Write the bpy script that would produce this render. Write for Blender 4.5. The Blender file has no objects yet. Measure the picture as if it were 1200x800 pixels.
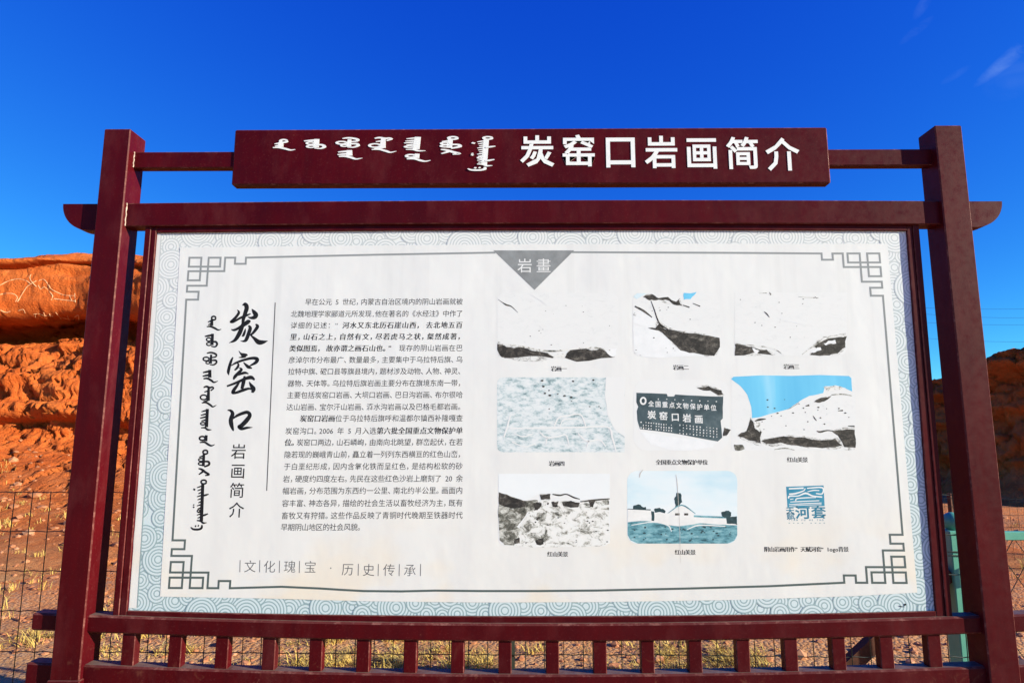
import bpy, bmesh, math, random
import numpy as np
from mathutils import Vector, Matrix, noise as mn
from mathutils.bvhtree import BVHTree

random.seed(7); np.random.seed(7)
scene = bpy.context.scene
COL = scene.collection
R = math.radians

# ------------------------------------------------------------------ camera
CAM = Vector((-0.022, -2.6666, 1.6)); YAW, PITCH, ROLL, FPX = 0.0116, 0.1449, 0.0013, 741.45
cd = bpy.data.cameras.new('camera'); cam = bpy.data.objects.new('camera', cd); COL.objects.link(cam)
CROT = Matrix.Rotation(YAW, 3, 'Z') @ Matrix.Rotation(math.pi/2 + PITCH, 3, 'X') @ Matrix.Rotation(ROLL, 3, 'Z')
cam.matrix_world = Matrix.Translation(CAM) @ CROT.to_4x4()
cd.sensor_width = 36; cd.lens = FPX/1200*36; cd.clip_start = 0.05; cd.clip_end = 3000
scene.camera = cam

# ------------------------------------------------------------------ light
SUN_AZ, SUN_EL = 73.0, 17.5          # degrees to the right of the sign's normal, elevation
sdir = Vector((math.sin(R(SUN_AZ))*math.cos(R(SUN_EL)), -math.cos(R(SUN_AZ))*math.cos(R(SUN_EL)), math.sin(R(SUN_EL))))
sl = bpy.data.lights.new('sun', 'SUN'); sun = bpy.data.objects.new('sun', sl); COL.objects.link(sun)
sl.energy = 5.0; sl.angle = R(0.5); sl.color = (1.0, 0.965, 0.75)
sun.rotation_euler = sdir.to_track_quat('Z', 'Y').to_euler(); sun.location = (6, -6, 8)

world = bpy.data.worlds.new('World'); scene.world = world; world.use_nodes = True
wn, wl = world.node_tree.nodes, world.node_tree.links
wn.clear()
wo = wn.new('ShaderNodeOutputWorld'); bg = wn.new('ShaderNodeBackground'); sk = wn.new('ShaderNodeTexSky')
sk.sky_type = 'NISHITA'; sk.sun_disc = False
sk.sun_elevation = R(SUN_EL)
sk.sun_rotation = math.atan2(sdir.x, sdir.y)
sk.air_density = 0.8; sk.dust_density = 0.0; sk.ozone_density = 3.0; sk.altitude = 1100
# camera-like colour response of the whole sky: deep, even, saturated blue
sep = wn.new('ShaderNodeSeparateColor'); cmb = wn.new('ShaderNodeCombineColor')
wl.new(sk.outputs['Color'], sep.inputs[0])
for i, (gain, power) in enumerate(((.125, 2.0), (.53, 1.42), (2.85, .50))):
    p_ = wn.new('ShaderNodeMath'); p_.operation = 'POWER'; p_.inputs[1].default_value = power; wl.new(sep.outputs[i], p_.inputs[0])
    g_ = wn.new('ShaderNodeMath'); g_.operation = 'MULTIPLY'; g_.inputs[1].default_value = gain; wl.new(p_.outputs[0], g_.inputs[0])
    wl.new(g_.outputs[0], cmb.inputs[i])
# thin wisps of cirrus at their places in the sky
tc = wn.new('ShaderNodeTexCoord')
def w_math(op, a, b=None):
    m = wn.new('ShaderNodeMath'); m.operation = op
    for i, x in enumerate((a, b)):
        if x is None: continue
        if isinstance(x, (int, float)): m.inputs[i].default_value = x
        else: wl.new(x, m.inputs[i])
    return m.outputs[0]
def w_dot(v):
    d = wn.new('ShaderNodeVectorMath'); d.operation = 'DOT_PRODUCT'; wl.new(tc.outputs['Generated'], d.inputs[0]); d.inputs[1].default_value = v; return d.outputs['Value']
mp = wn.new('ShaderNodeMapping'); mp.inputs['Rotation'].default_value = (0, R(35), R(-38)); mp.inputs['Scale'].default_value = (9, 30, 30)
nz = wn.new('ShaderNodeTexNoise'); nz.inputs['Scale'].default_value = 1.4; nz.inputs['Detail'].default_value = 7; nz.inputs['Roughness'].default_value = 0.6; nz.inputs['Distortion'].default_value = .5
wl.new(tc.outputs['Generated'], mp.inputs['Vector']); wl.new(mp.outputs['Vector'], nz.inputs['Vector'])
tot = None
for px, py, ang, la, lb, st in ((1190, 62, 30, .050, .009, .26), (1205, 75, 30, .05, .03, .07), (1074, 36, 28, .022, .006, .10), (1082, 6, 50, .018, .007, .09), (1120, 88, 20, .018, .005, .06)):
    dv = (CROT @ Vector(((px-600)/FPX, -(py-400)/FPX, -1.0))).normalized()
    ex = dv.cross(Vector((0, 0, 1))).normalized(); ez = ex.cross(dv)
    u = ex*math.cos(R(ang))+ez*math.sin(R(ang)); v = -ex*math.sin(R(ang))+ez*math.cos(R(ang))
    r2 = w_math('ADD', w_math('POWER', w_math('ABSOLUTE', w_math('DIVIDE', w_dot(u), la)), 2.0), w_math('POWER', w_math('ABSOLUTE', w_math('DIVIDE', w_dot(v), lb)), 2.0))
    m = w_math('MULTIPLY', w_math('MAXIMUM', w_math('SUBTRACT', 1.0, r2), 0.0), w_math('GREATER_THAN', w_dot(dv), 0.0))
    m = w_math('MULTIPLY', m, st); tot = m if tot is None else w_math('ADD', tot, m)
rp = wn.new('ShaderNodeMapRange'); rp.inputs['From Min'].default_value = .35; rp.inputs['From Max'].default_value = .75; wl.new(nz.outputs['Fac'], rp.inputs['Value'])
mx = wn.new('ShaderNodeMix'); mx.data_type = 'RGBA'; mx.inputs['B'].default_value = (2.6, 4.0, 6.4, 1)
wl.new(w_math('MULTIPLY', tot, rp.outputs[0]), mx.inputs['Factor'])
wl.new(cmb.outputs[0], mx.inputs['A']); wl.new(mx.outputs['Result'], bg.inputs['Color'])
wl.new(bg.outputs['Background'], wo.inputs['Surface'])
bg.inputs['Strength'].default_value = 0.08
vs = scene.view_settings
vs.view_transform = 'Standard'; vs.look = 'None'; vs.gamma = 1.0; vs.exposure = 1.0
try: vs.use_curve_mapping = False
except Exception: pass

# ------------------------------------------------------------------ helpers
def at(px, py, Y):
    """photo pixel -> point on the vertical plane at depth Y"""
    d = CROT @ Vector(((px-600)/FPX, -(py-400)/FPX, -1.0))
    return CAM + d*((Y-CAM.y)/d.y)
def az(px, py, Y):
    p = at(px, py, Y); return (p.x, p.z)

WLOC = {}
def link_mesh(name, verts, faces, mats, parent=None, slots=None, smooth=False, origin=None, uv=None):
    v = np.asarray(verts, float)
    c = np.array(origin) if origin is not None else (v.min(0)+v.max(0))/2
    me = bpy.data.meshes.new(name)
    me.from_pydata((v-c).tolist(), [], faces)
    if not isinstance(mats, (list, tuple)): mats = [mats]
    for m in mats: me.materials.append(m)
    if slots is not None: me.polygons.foreach_set('material_index', slots)
    if smooth: me.polygons.foreach_set('use_smooth', [True]*len(me.polygons))
    me.update()
    o = bpy.data.objects.new(name, me); COL.objects.link(o)
    p = np.array(WLOC[parent.name]) if parent else np.zeros(3)
    o.parent = parent; o.location = c-p; WLOC[o.name] = tuple(c)
    return o
def empty(name, loc):
    o = bpy.data.objects.new(name, None); COL.objects.link(o); o.location = loc; o.empty_display_size = .2
    WLOC[o.name] = tuple(loc); return o
def tag(o, label=None, cat=None, group=None, kind=None):
    if label: o['label'] = label
    if cat: o['category'] = cat
    if group: o['group'] = group
    if kind: o['kind'] = kind
    return o

class MB:
    def __init__(s): s.v = []; s.f = []; s.m = []
    def add(s, v, f, m=0):
        n = len(s.v); s.v.extend([tuple(p) for p in v]); s.f.extend([tuple(i+n for i in q) for q in f]); s.m.extend([m]*len(f))
    def build(s, name, mats, parent=None, smooth=False, origin=None):
        return link_mesh(name, s.v, s.f, mats, parent, s.m, smooth, origin)

def bev_beam(mb, x0, x1, y0, y1, z0, z1, b=.004, zf=None, nseg=1, slot=0, worn=1, shear=None):
    """a box with bevelled (worn) edges; zf(x) bends it in z, nseg slices along x"""
    bm = bmesh.new()
    bmesh.ops.create_cube(bm, size=1)
    for v in bm.verts:
        v.co = Vector(((x0+x1)/2+v.co.x*(x1-x0), (y0+y1)/2+v.co.y*(y1-y0), (z0+z1)/2+v.co.z*(z1-z0)))
    bmesh.ops.bevel(bm, geom=bm.edges[:], offset=b, segments=1, affect='EDGES', profile=.5)
    if nseg > 1:
        for k in range(1, nseg):
            x = x0+(x1-x0)*k/nseg
            bmesh.ops.bisect_plane(bm, geom=bm.verts[:]+bm.edges[:]+bm.faces[:], plane_co=(x, 0, 0), plane_no=(1, 0, 0))
    bm.normal_update()
    bm.verts.index_update()
    n = len(mb.v)
    for f in bm.faces:
        nn = f.normal
        mb.f.append(tuple(v.index+n for v in f.verts))
        mb.m.append(slot if max(abs(nn.x), abs(nn.y), abs(nn.z)) > .98 else worn)
    for v in bm.verts:
        z = v.co.z + (zf(v.co.x) if zf else 0)
        mb.v.append((v.co.x, v.co.y, z))
    bm.free()

def tube(mb, pts, r, n=6, slot=0, caps=True):
    pts = [Vector(p) for p in pts]; base = len(mb.v)
    for i, p in enumerate(pts):
        t = (pts[min(i+1, len(pts)-1)]-pts[max(i-1, 0)]).normalized()
        a = Vector((0, 0, 1)) if abs(t.z) < .9 else Vector((0, 1, 0))
        u = t.cross(a).normalized(); w = t.cross(u)
        rr = r[i] if isinstance(r, (list, tuple)) else r
        for k in range(n):
            th = 2*math.pi*k/n; mb.v.append(tuple(p+u*math.cos(th)*rr+w*math.sin(th)*rr))
    for i in range(len(pts)-1):
        for k in range(n):
            a = base+i*n+k; b = base+i*n+(k+1) % n
            mb.f.append((a, b, b+n, a+n)); mb.m.append(slot)
    if caps:
        mb.f.append(tuple(base+k for k in range(n))[::-1]); mb.m.append(slot)
        e = base+(len(pts)-1)*n; mb.f.append(tuple(e+k for k in range(n))); mb.m.append(slot)

# ------------------------------------------------------------------ materials
def new_mat(name, rough=.8, spec=.3):
    m = bpy.data.materials.new(name); m.use_nodes = True
    b = m.node_tree.nodes['Principled BSDF']; b.inputs['Roughness'].default_value = rough
    b.inputs['Specular IOR Level'].default_value = spec
    return m, m.node_tree.nodes, m.node_tree.links, b
def n_noise(N, L, scale, detail=4, rough=.55, coord=None, dist=0):
    n = N.new('ShaderNodeTexNoise'); n.inputs['Scale'].default_value = scale; n.inputs['Detail'].default_value = detail
    n.inputs['Roughness'].default_value = rough; n.inputs['Distortion'].default_value = dist
    if coord is not None: L.new(coord, n.inputs['Vector'])
    return n.outputs['Fac']
def n_ramp(N, L, fac, stops):
    r = N.new('ShaderNodeValToRGB'); e = r.color_ramp.elements
    while len(e) < len(stops): e.new(.5)
    for k, (p, c) in enumerate(stops):
        e[k].position = p; e[k].color = (*c, 1) if len(c) == 3 else c
    L.new(fac, r.inputs['Fac']); return r.outputs['Color']
def n_mix(N, L, fac, a, b, mode='MIX'):
    m = N.new('ShaderNodeMix'); m.data_type = 'RGBA'; m.blend_type = mode
    if isinstance(fac, (int, float)): m.inputs['Factor'].default_value = fac
    else: L.new(fac, m.inputs['Factor'])
    for s, x in (('A', a), ('B', b)):
        if isinstance(x, tuple): m.inputs[s].default_value = (*x, 1)
        else: L.new(x, m.inputs[s])
    return m.outputs['Result']
def n_bump(N, L, b, h, strength=.3, dist=.01):
    n = N.new('ShaderNodeBump'); n.inputs['Strength'].default_value = strength; n.inputs['Distance'].default_value = dist
    L.new(h, n.inputs['Height']); L.new(n.outputs['Normal'], b.inputs['Normal']); return n
def n_pos(N): return N.new('ShaderNodeNewGeometry').outputs['Position']
def n_map(N, L, v, scale=(1, 1, 1), rot=(0, 0, 0), loc=(0, 0, 0)):
    m = N.new('ShaderNodeMapping'); m.inputs['Scale'].default_value = scale; m.inputs['Rotation'].default_value = rot; m.inputs['Location'].default_value = loc
    L.new(v, m.inputs['Vector']); return m.outputs['Vector']
def n_math(N, L, op, a, b=None):
    m = N.new('ShaderNodeMath'); m.operation = op
    for i, x in enumerate((a, b)):
        if x is None: continue
        if isinstance(x, (int, float)): m.inputs[i].default_value = x
        else: L.new(x, m.inputs[i])
    return m.outputs[0]
def n_sep(N, L, v):
    s = N.new('ShaderNodeSeparateXYZ'); L.new(v, s.inputs[0]); return s.outputs

def flat(name, col, rough=.8, spec=.2, var=0.0, vscale=30):
    m, N, L, b = new_mat(name, rough, spec)
    if var:
        f = n_noise(N, L, vscale, 4, .6, n_pos(N))
        c = n_ramp(N, L, f, [(.3, tuple(x*(1-var) for x in col)), (.7, tuple(min(1, x*(1+var)) for x in col))])
        L.new(c, b.inputs['Base Color'])
    else: b.inputs['Base Color'].default_value = (*col, 1)
    return m

def paint_mat(name, worn=False):
    m, N, L, b = new_mat(name, .4, .09)
    P = n_pos(N)
    big = n_noise(N, L, 2.2, 5, .6, P)
    streak = n_noise(N, L, 1.0, 4, .6, n_map(N, L, P, (26, 26, 2.2)))
    speck = n_noise(N, L, 130, 3, .7, P)
    chip = n_noise(N, L, 28, 5, .7, P)
    a = n_ramp(N, L, big, [(.3, (.046, .0014, .0034)), (.55, (.072, .0018, .0040)), (.8, (.098, .0040, .0060))])
    a = n_mix(N, L, n_ramp(N, L, streak, [(.35, (0, 0, 0)), (.75, (.55, .55, .55))]), a, (.036, .0025, .005))
    a = n_mix(N, L, n_ramp(N, L, speck, [(.60, (0, 0, 0)), (.76, (.42, .42, .42))]), a, (.20, .055, .055))
    hz = n_ramp(N, L, n_noise(N, L, 5.5, 6, .7, n_map(N, L, P, (1, 1, .45))), [(.50, (0, 0, 0)), (.70, (.38, .38, .38))])
    a = n_mix(N, L, hz, a, (.13, .028, .028))
    # faded, dustier paint towards the right-hand post
    X = n_sep(N, L, P)
    mr = N.new('ShaderNodeMapRange'); mr.inputs['From Min'].default_value = -1.2; mr.inputs['From Max'].default_value = 2.2
    mr.inputs['To Max'].default_value = .26; L.new(X[0], mr.inputs['Value'])
    a = n_mix(N, L, mr.outputs[0], a, (.085, .010, .014))
    # dust settled on upward faces
    up = n_sep(N, L, N.new('ShaderNodeNewGeometry').outputs['Normal'])[2]
    dust = n_math(N, L, 'MULTIPLY', n_ramp(N, L, up, [(.80, (0,)*3), (.95, (.75,)*3)]), n_ramp(N, L, n_noise(N, L, 16, 5, .7, P), [(.3, (.4,)*3), (.6, (1,)*3)]))
    a = n_mix(N, L, dust, a, (.22, .155, .12))
    if worn:
        w = n_ramp(N, L, chip, [(.50, (.12, .12, .12)), (.70, (.60, .60, .60))])
        a = n_mix(N, L, w, a, (.34, .15, .12))
    else:
        w = n_ramp(N, L, chip, [(.70, (0, 0, 0)), (.76, (.5, .5, .5))])
        a = n_mix(N, L, w, a, (.20, .07, .05))
        # dried mud splashed over the feet of the sign
        mr2 = N.new('ShaderNodeMapRange'); mr2.inputs['From Min'].default_value = .80; mr2.inputs['From Max'].default_value = .45
        L.new(X[2], mr2.inputs['Value'])
        mud = n_math(N, L, 'MULTIPLY', mr2.outputs[0], n_ramp(N, L, n_noise(N, L, 11, 6, .7, P, 1.5), [(.58, (0, 0, 0)), (.70, (.55, .55, .55))]))
        a = n_mix(N, L, mud, a, (.28, .11, .06))
    L.new(a, b.inputs['Base Color'])
    L.new(n_ramp(N, L, chip, [(.3, (.32,)*3), (.7, (.55,)*3)]), b.inputs['Roughness'])
    n_bump(N, L, b, n_noise(N, L, 220, 3, .6, P), .12, .002)
    return m
PAINT = paint_mat('maroon_paint'); WORN = paint_mat('worn_maroon_paint', True)

def cloth_mat(name, base=(.765, .760, .748), border=False):
    m, N, L, b = new_mat(name, .62, .25)
    P = n_pos(N); X = n_sep(N, L, P)
    c = n_ramp(N, L, n_noise(N, L, 1.6, 5, .6, P), [(.3, tuple(x*.95 for x in base)), (.7, base)])
    run = n_noise(N, L, 1.0, 5, .65, n_map(N, L, P, (17, 17, .55)))
    c = n_mix(N, L, n_ramp(N, L, run, [(.50, (0, 0, 0)), (.82, (.45, .45, .45))]), c, tuple(x*.80 for x in base))
    # yellow water stains along the foot of the sheet
    mr = N.new('ShaderNodeMapRange'); mr.inputs['From Min'].default_value = 1.32; mr.inputs['From Max'].default_value = .95; L.new(X[2], mr.inputs['Value'])
    st = n_math(N, L, 'MULTIPLY', mr.outputs[0], n_ramp(N, L, n_noise(N, L, 2.7, 3, .5, n_map(N, L, P, (1, 1, 1.4), (0, 0, 0), (.4, 0, .3))), [(.47, (0, 0, 0)), (.60, (.75, .75, .75))]))
    age = N.new('ShaderNodeMapRange'); age.inputs['From Min'].default_value = 2.0; age.inputs['From Max'].default_value = .9; age.inputs['To Max'].default_value = .55; L.new(X[2], age.inputs['Value'])
    c = n_mix(N, L, age.outputs[0], c, (.73, .70, .645))
    c = n_mix(N, L, st, c, (.77, .67, .53))
    gr = n_ramp(N, L, n_noise(N, L, 2.2, 6, .7, n_map(N, L, P, (1, 1, 1), (0, 0, 0), (4, 1, 2))), [(.52, (0, 0, 0)), (.75, (.30, .30, .30))])
    c = n_mix(N, L, gr, c, tuple(x*.84 for x in base))
    L.new(c, b.inputs['Base Color'])
    weave = n_noise(N, L, 1.0, 3, .5, n_map(N, L, P, (300, 300, 300)))
    wr = n_noise(N, L, 3.2, 4, .5, n_map(N, L, P, (1.0, 1, .6)))
    bp = n_bump(N, L, b, weave, .10, .001)
    b2 = N.new('ShaderNodeBump'); b2.inputs['Strength'].default_value = .45; b2.inputs['Distance'].default_value = .012
    L.new(wr, b2.inputs['Height']); L.new(b2.outputs['Normal'], bp.inputs['Normal'])
    return m
CLOTH = cloth_mat('printed_banner_white')

def border_col(name, dark):
    """print tones of the ring border: bleached grey above, teal lower down where the ink has kept"""
    m, N, L, b = new_mat(name, .65, .2)
    P = n_pos(N); X = n_sep(N, L, P)
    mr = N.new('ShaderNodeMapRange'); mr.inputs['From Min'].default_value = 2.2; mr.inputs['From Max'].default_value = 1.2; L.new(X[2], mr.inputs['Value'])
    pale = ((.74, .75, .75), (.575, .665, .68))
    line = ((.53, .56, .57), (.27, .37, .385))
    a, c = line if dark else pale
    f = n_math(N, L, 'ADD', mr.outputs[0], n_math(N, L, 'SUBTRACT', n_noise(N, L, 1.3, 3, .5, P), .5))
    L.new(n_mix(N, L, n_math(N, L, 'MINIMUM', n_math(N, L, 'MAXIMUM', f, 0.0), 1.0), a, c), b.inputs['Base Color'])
    return m
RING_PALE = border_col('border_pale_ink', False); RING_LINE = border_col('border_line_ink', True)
INK = flat('black_ink', (.012, .012, .014), .6, .2, .3, 60)
INKBODY = flat('body_text_ink', (.02, .02, .022), .65, .2, .25, 90)
def rule_mat():
    m, N, L, b = new_mat('grey_line_ink', .65, .2)
    P = n_pos(N); X = n_sep(N, L, P)
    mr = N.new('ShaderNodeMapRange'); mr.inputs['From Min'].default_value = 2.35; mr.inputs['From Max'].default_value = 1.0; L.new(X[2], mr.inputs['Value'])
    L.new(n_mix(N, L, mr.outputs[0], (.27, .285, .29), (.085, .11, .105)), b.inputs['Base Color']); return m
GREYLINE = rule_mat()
THINLINE = flat('thin_line_ink', (.10, .10, .105), .65)
LETTER = flat('white_letter', (.82, .82, .80), .45, .4, .05, 40)
TRI = flat('grey_badge_ink', (.25, .26, .265), .65, .2, .15, 25)
PRINTWHITE = flat('print_white', (.752, .748, .738), .62, .25)
P_DARK = None
def speck_mat(name, stops, scale, detail=6, rough=.65, stretch=(1, 1, 1), dist=0):
    m, N, L, b = new_mat(name, .65, .2)
    f = n_noise(N, L, scale, detail, rough, n_map(N, L, n_pos(N), stretch), dist)
    L.new(n_ramp(N, L, f, stops), b.inputs['Base Color']); return m
PH_DARK = speck_mat('photo_dark_rock', [(.30, (.015, .014, .013)), (.48, (.04, .036, .033)), (.57, (.085, .075, .065)), (.68, (.24, .22, .19))], 34, 8, .75, (1, 1, 1.6), .6)
PH_PALE = speck_mat('photo_bleached_rock', [(.27, (.30, .30, .29)), (.34, (.74, .745, .75)), (.6, (.795, .795, .80))], 26)
PH_SOFT = speck_mat('photo_faint_rock', [(.24, (.45, .45, .44)), (.33, (.70, .70, .695)), (.45, (.742, .739, .730)), (.7, (.758, .754, .745))], 30, 8, .7, (1, 1, 2), .8)
PH_HALO = speck_mat('photo_grey_fringe', [(.36, (.12, .115, .105)), (.45, (.42, .41, .39)), (.53, (.70, .695, .68)), (.66, (.752, .748, .738))], 40, 8, .75, (1, 1, 1.8), .6)
PH_SPECK = speck_mat('photo_speckled_rock', [(.36, (.06, .06, .05)), (.44, (.40, .39, .35)), (.50, (.74, .73, .70)), (.7, (.80, .79, .77))], 24, 8, .72, (1, 1, 1.4), .6)
PH_ROUGH = speck_mat('photo_rough_rock', [(.34, (.03, .03, .025)), (.48, (.16, .155, .13)), (.58, (.55, .54, .49)), (.72, (.75, .74, .7))], 30, 8, .75, (1, 1, 1.5), .5)
PH_STONE = speck_mat('photo_carved_stone', [(.32, (.10, .17, .19)), (.42, (.40, .50, .52)), (.52, (.66, .70, .71)), (.68, (.76, .77, .77))], 24, 8, .75, (1, 1, 2.2))
PH_SKY = speck_mat('photo_blue_sky', [(.3, (.115, .47, .74)), (.6, (.17, .56, .80)), (.8, (.42, .70, .84))], 1.2, 3, .5, (9, 9, .6))
PH_SKYPALE = speck_mat('photo_pale_sky', [(.35, (.76, .79, .80)), (.52, (.66, .76, .80)), (.68, (.48, .67, .76))], 3.0, 4, .5, (1, 1, 2.5))
PH_TEAL = speck_mat('photo_teal_ground', [(.33, (.035, .10, .12)), (.45, (.10, .26, .31)), (.58, (.21, .42, .47)), (.74, (.45, .56, .55))], 26, 7, .7, (1, 1, 3.0))
PH_TABLET = speck_mat('photo_dark_tablet', [(.3, (.03, .05, .06)), (.6, (.075, .11, .125)), (.8, (.16, .20, .21))], 14)
PH_WALL = flat('photo_pale_wall', (.76, .75, .73), .65, .2, .06, 30)
PH_TREE = flat('photo_dark_tree', (.03, .06, .07), .65, .2, .5, 60)
LOGO = speck_mat('logo_blue_ink', [(.3, (.03, .21, .33)), (.7, (.07, .31, .44))], 14)
LOGOTXT = flat('logo_text_ink', (.03, .19, .29), .65)

# ------------------------------------------------------------------ flat print helpers (sheet plane, y decreases towards the viewer)
YP = .0515                     # the banner's face
Y_SHEET, Y_L1, Y_L2, Y_L3, Y_L4 = .0500, .04985, .0497, .0495, .0494
def ppx(px, py): return az(px, py, .05)

GLYPH = {}
def glyph(ch, off=0.0):
    key = (ch, off)
    if key not in GLYPH:
        cu = bpy.data.curves.new('glyph', 'FONT'); cu.body = ch; cu.size = 1.0; cu.resolution_u = 2
        cu.fill_mode = 'FRONT'; cu.offset = off
        ob = bpy.data.objects.new('glyph', cu)
        me = bpy.data.meshes.new_from_object(ob)
        v = np.array([(q.co.x, q.co.y) for q in me.vertices]) if len(me.vertices) else np.zeros((0, 2))
        f = [tuple(q.vertices) for q in me.polygons]
        bpy.data.objects.remove(ob); bpy.data.curves.remove(cu); bpy.data.meshes.remove(me)
        GLYPH[key] = (v, f)
    return GLYPH[key]
# em box of the CJK face: a full-width glyph measured once
gv, _ = glyph('口'); 
gq, _ = glyph('国')
EMC = ((gq[:, 0].min()+gq[:, 0].max())/2, (gq[:, 1].min()+gq[:, 1].max())/2); EMS = (gq[:, 0].max()-gq[:, 0].min())/.86
print('EM', EMC, EMS, len(gq))
def put_char(mb, ch, cx, cz, sx, sz=None, y=Y_L1, off=0.0, slot=0, shear=0.0, strikes=1):
    """one character with its em box centred on (cx, cz); sx, sz = em size"""
    if ch in ' 　': return
    sz = sz or sx
    v, f = glyph(ch, off)
    if not len(v): return
    c = EMC if ord(ch) > 0x2000 else ((v[:, 0].min()+v[:, 0].max())/2, EMC[1])
    X = (v[:, 0]-c[0])/EMS*sx; Z = (v[:, 1]-c[1])/EMS*sz
    X = X + Z*shear
    for k in range(strikes):
        dx = (k-(strikes-1)/2)*(.0015 if strikes < 3 else .0009)
        mb.add([(cx+a+dx, y-.000004*k, cz+b) for a, b in zip(X, Z)], f, slot)
def put_text(mb, s, px0, px1, py, hpx, y=Y_L1, off=0.0, py1=None, slot=0, strikes=1):
    """characters spread evenly between two pixel positions on the sheet"""
    a = ppx(px0, py); b = ppx(px1, py1 if py1 is not None else py)
    h = ppx(px0, py-hpx/2)[1]-ppx(px0, py+hpx/2)[1]
    W = [1.0 if ord(c) > 0x2000 else .56 for c in s]; tot = sum(W); acc = 0
    for c, w in zip(s, W):
        t = (acc+w/2)/tot; acc += w
        put_char(mb, c, a[0]+(b[0]-a[0])*t, a[1]+(b[1]-a[1])*t, h, h, y, off, slot, 0, strikes)

def catmull(P, n=6):
    P = [np.array(p, float) for p in P]
    if len(P) < 3: return [P[0]+(P[-1]-P[0])*k/n for k in range(n+1)]
    out = []
    Q = [2*P[0]-P[1]]+P+[2*P[-1]-P[-2]]
    for i in range(1, len(Q)-2):
        for k in range(n):
            t = k/n
            out.append(.5*((2*Q[i])+(-Q[i-1]+Q[i+1])*t+(2*Q[i-1]-5*Q[i]+4*Q[i+1]-Q[i+2])*t*t+(-Q[i-1]+3*Q[i]-3*Q[i+1]+Q[i+2])*t**3))
    out.append(P[-1]); return out
def brush(mb, pts, xf, y, n=6, slot=0, depth=0.0, heavy=1.0):
    """variable width stroke: pts (x, y, width) in drawing units, xf maps them to (X, Z)"""
    C = catmull(pts, n); L_, R_ = [], []
    for i, c in enumerate(C):
        d = C[min(i+1, len(C)-1)][:2]-C[max(i-1, 0)][:2]; l = np.hypot(*d) or 1
        nx, ny = -d[1]/l, d[0]/l; w = max(c[2], 1)/2*heavy
        L_.append(xf(c[0]+nx*w, c[1]+ny*w)); R_.append(xf(c[0]-nx*w, c[1]-ny*w))
    k = len(C); v = [(a, y, b) for a, b in L_]+[(a, y, b) for a, b in R_]
    f = [(i, i+1, k+i+1, k+i) for i in range(k-1)]
    if depth:
        v += [(a, y+depth, b) for a, b in L_]+[(a, y+depth, b) for a, b in R_]
        f += [(2*k+i, 2*k+i+1, i+1, i) for i in range(k-1)]+[(3*k+i+1, 3*k+i, k+i, k+i+1) for i in range(k-1)]
        f += [(0, k, 3*k, 2*k), (k-1, 3*k-1, 4*k-1, 2*k-1)]
    mb.add(v, f, slot)
def ring_pts(cx, cy, rx, ry, w, n=9): return [(cx+rx*math.cos(2*math.pi*k/n), cy+ry*math.sin(2*math.pi*k/n), w) for k in range(n+1)]
LCOUNT = 0
def line_path(mb, P, wpx, y, slot=0):
    """mitred line of constant width through sheet points (X, Z)"""
    global LCOUNT
    for a, b in zip(P[:-1], P[1:]):
        LCOUNT = (LCOUNT+1) % 40; y -= 0; yy = y-.000003*LCOUNT
        a = np.array(a); b = np.array(b); d = b-a; l = np.hypot(*d)
        if l < 1e-6: continue
        d /= l; nn = np.array((-d[1], d[0]))*wpx/2; e = d*wpx/2
        q = [a-e+nn, b+e+nn, b+e-nn, a-e-nn]
        mb.add([(u, yy, w) for u, w in q], [(0, 1, 2, 3)], slot)
def rough_poly(P, amp=.12, it=2, rs=None):
    rs = rs or random
    P = [np.array(p, float) for p in P]
    for _ in range(it):
        Q = []
        for i, a in enumerate(P):
            b = P[(i+1) % len(P)]; d = b-a
            Q += [a, (a+b)/2+np.array((-d[1], d[0]))*rs.uniform(-amp, amp)]
        P = Q
    return P
def fill(mb, P, y, slot=0):
    """triangulated flat polygon (X, Z)"""
    from mathutils.geometry import tessellate_polygon
    T = tessellate_polygon([[Vector((p[0], p[1], 0)) for p in P]])
    mb.add([(p[0], y, p[1]) for p in P], [tuple(t) for t in T], slot)
def rrect(px0, py0, px1, py1, r, corners=(1, 1, 1, 1)):
    out = []
    for k, (cx, cy, a0) in enumerate(((px0, py0, 180), (px1, py0, 270), (px1, py1, 0), (px0, py1, 90))):
        if not corners[k]: out.append((cx, cy)); continue
        ox = cx+(r if k in (0, 3) else -r); oy = cy+(r if k in (0, 1) else -r)
        for s in range(6):
            a = R(a0+90*s/5); out.append((ox+r*math.cos(a), oy+r*math.sin(a)))
    return out

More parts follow.
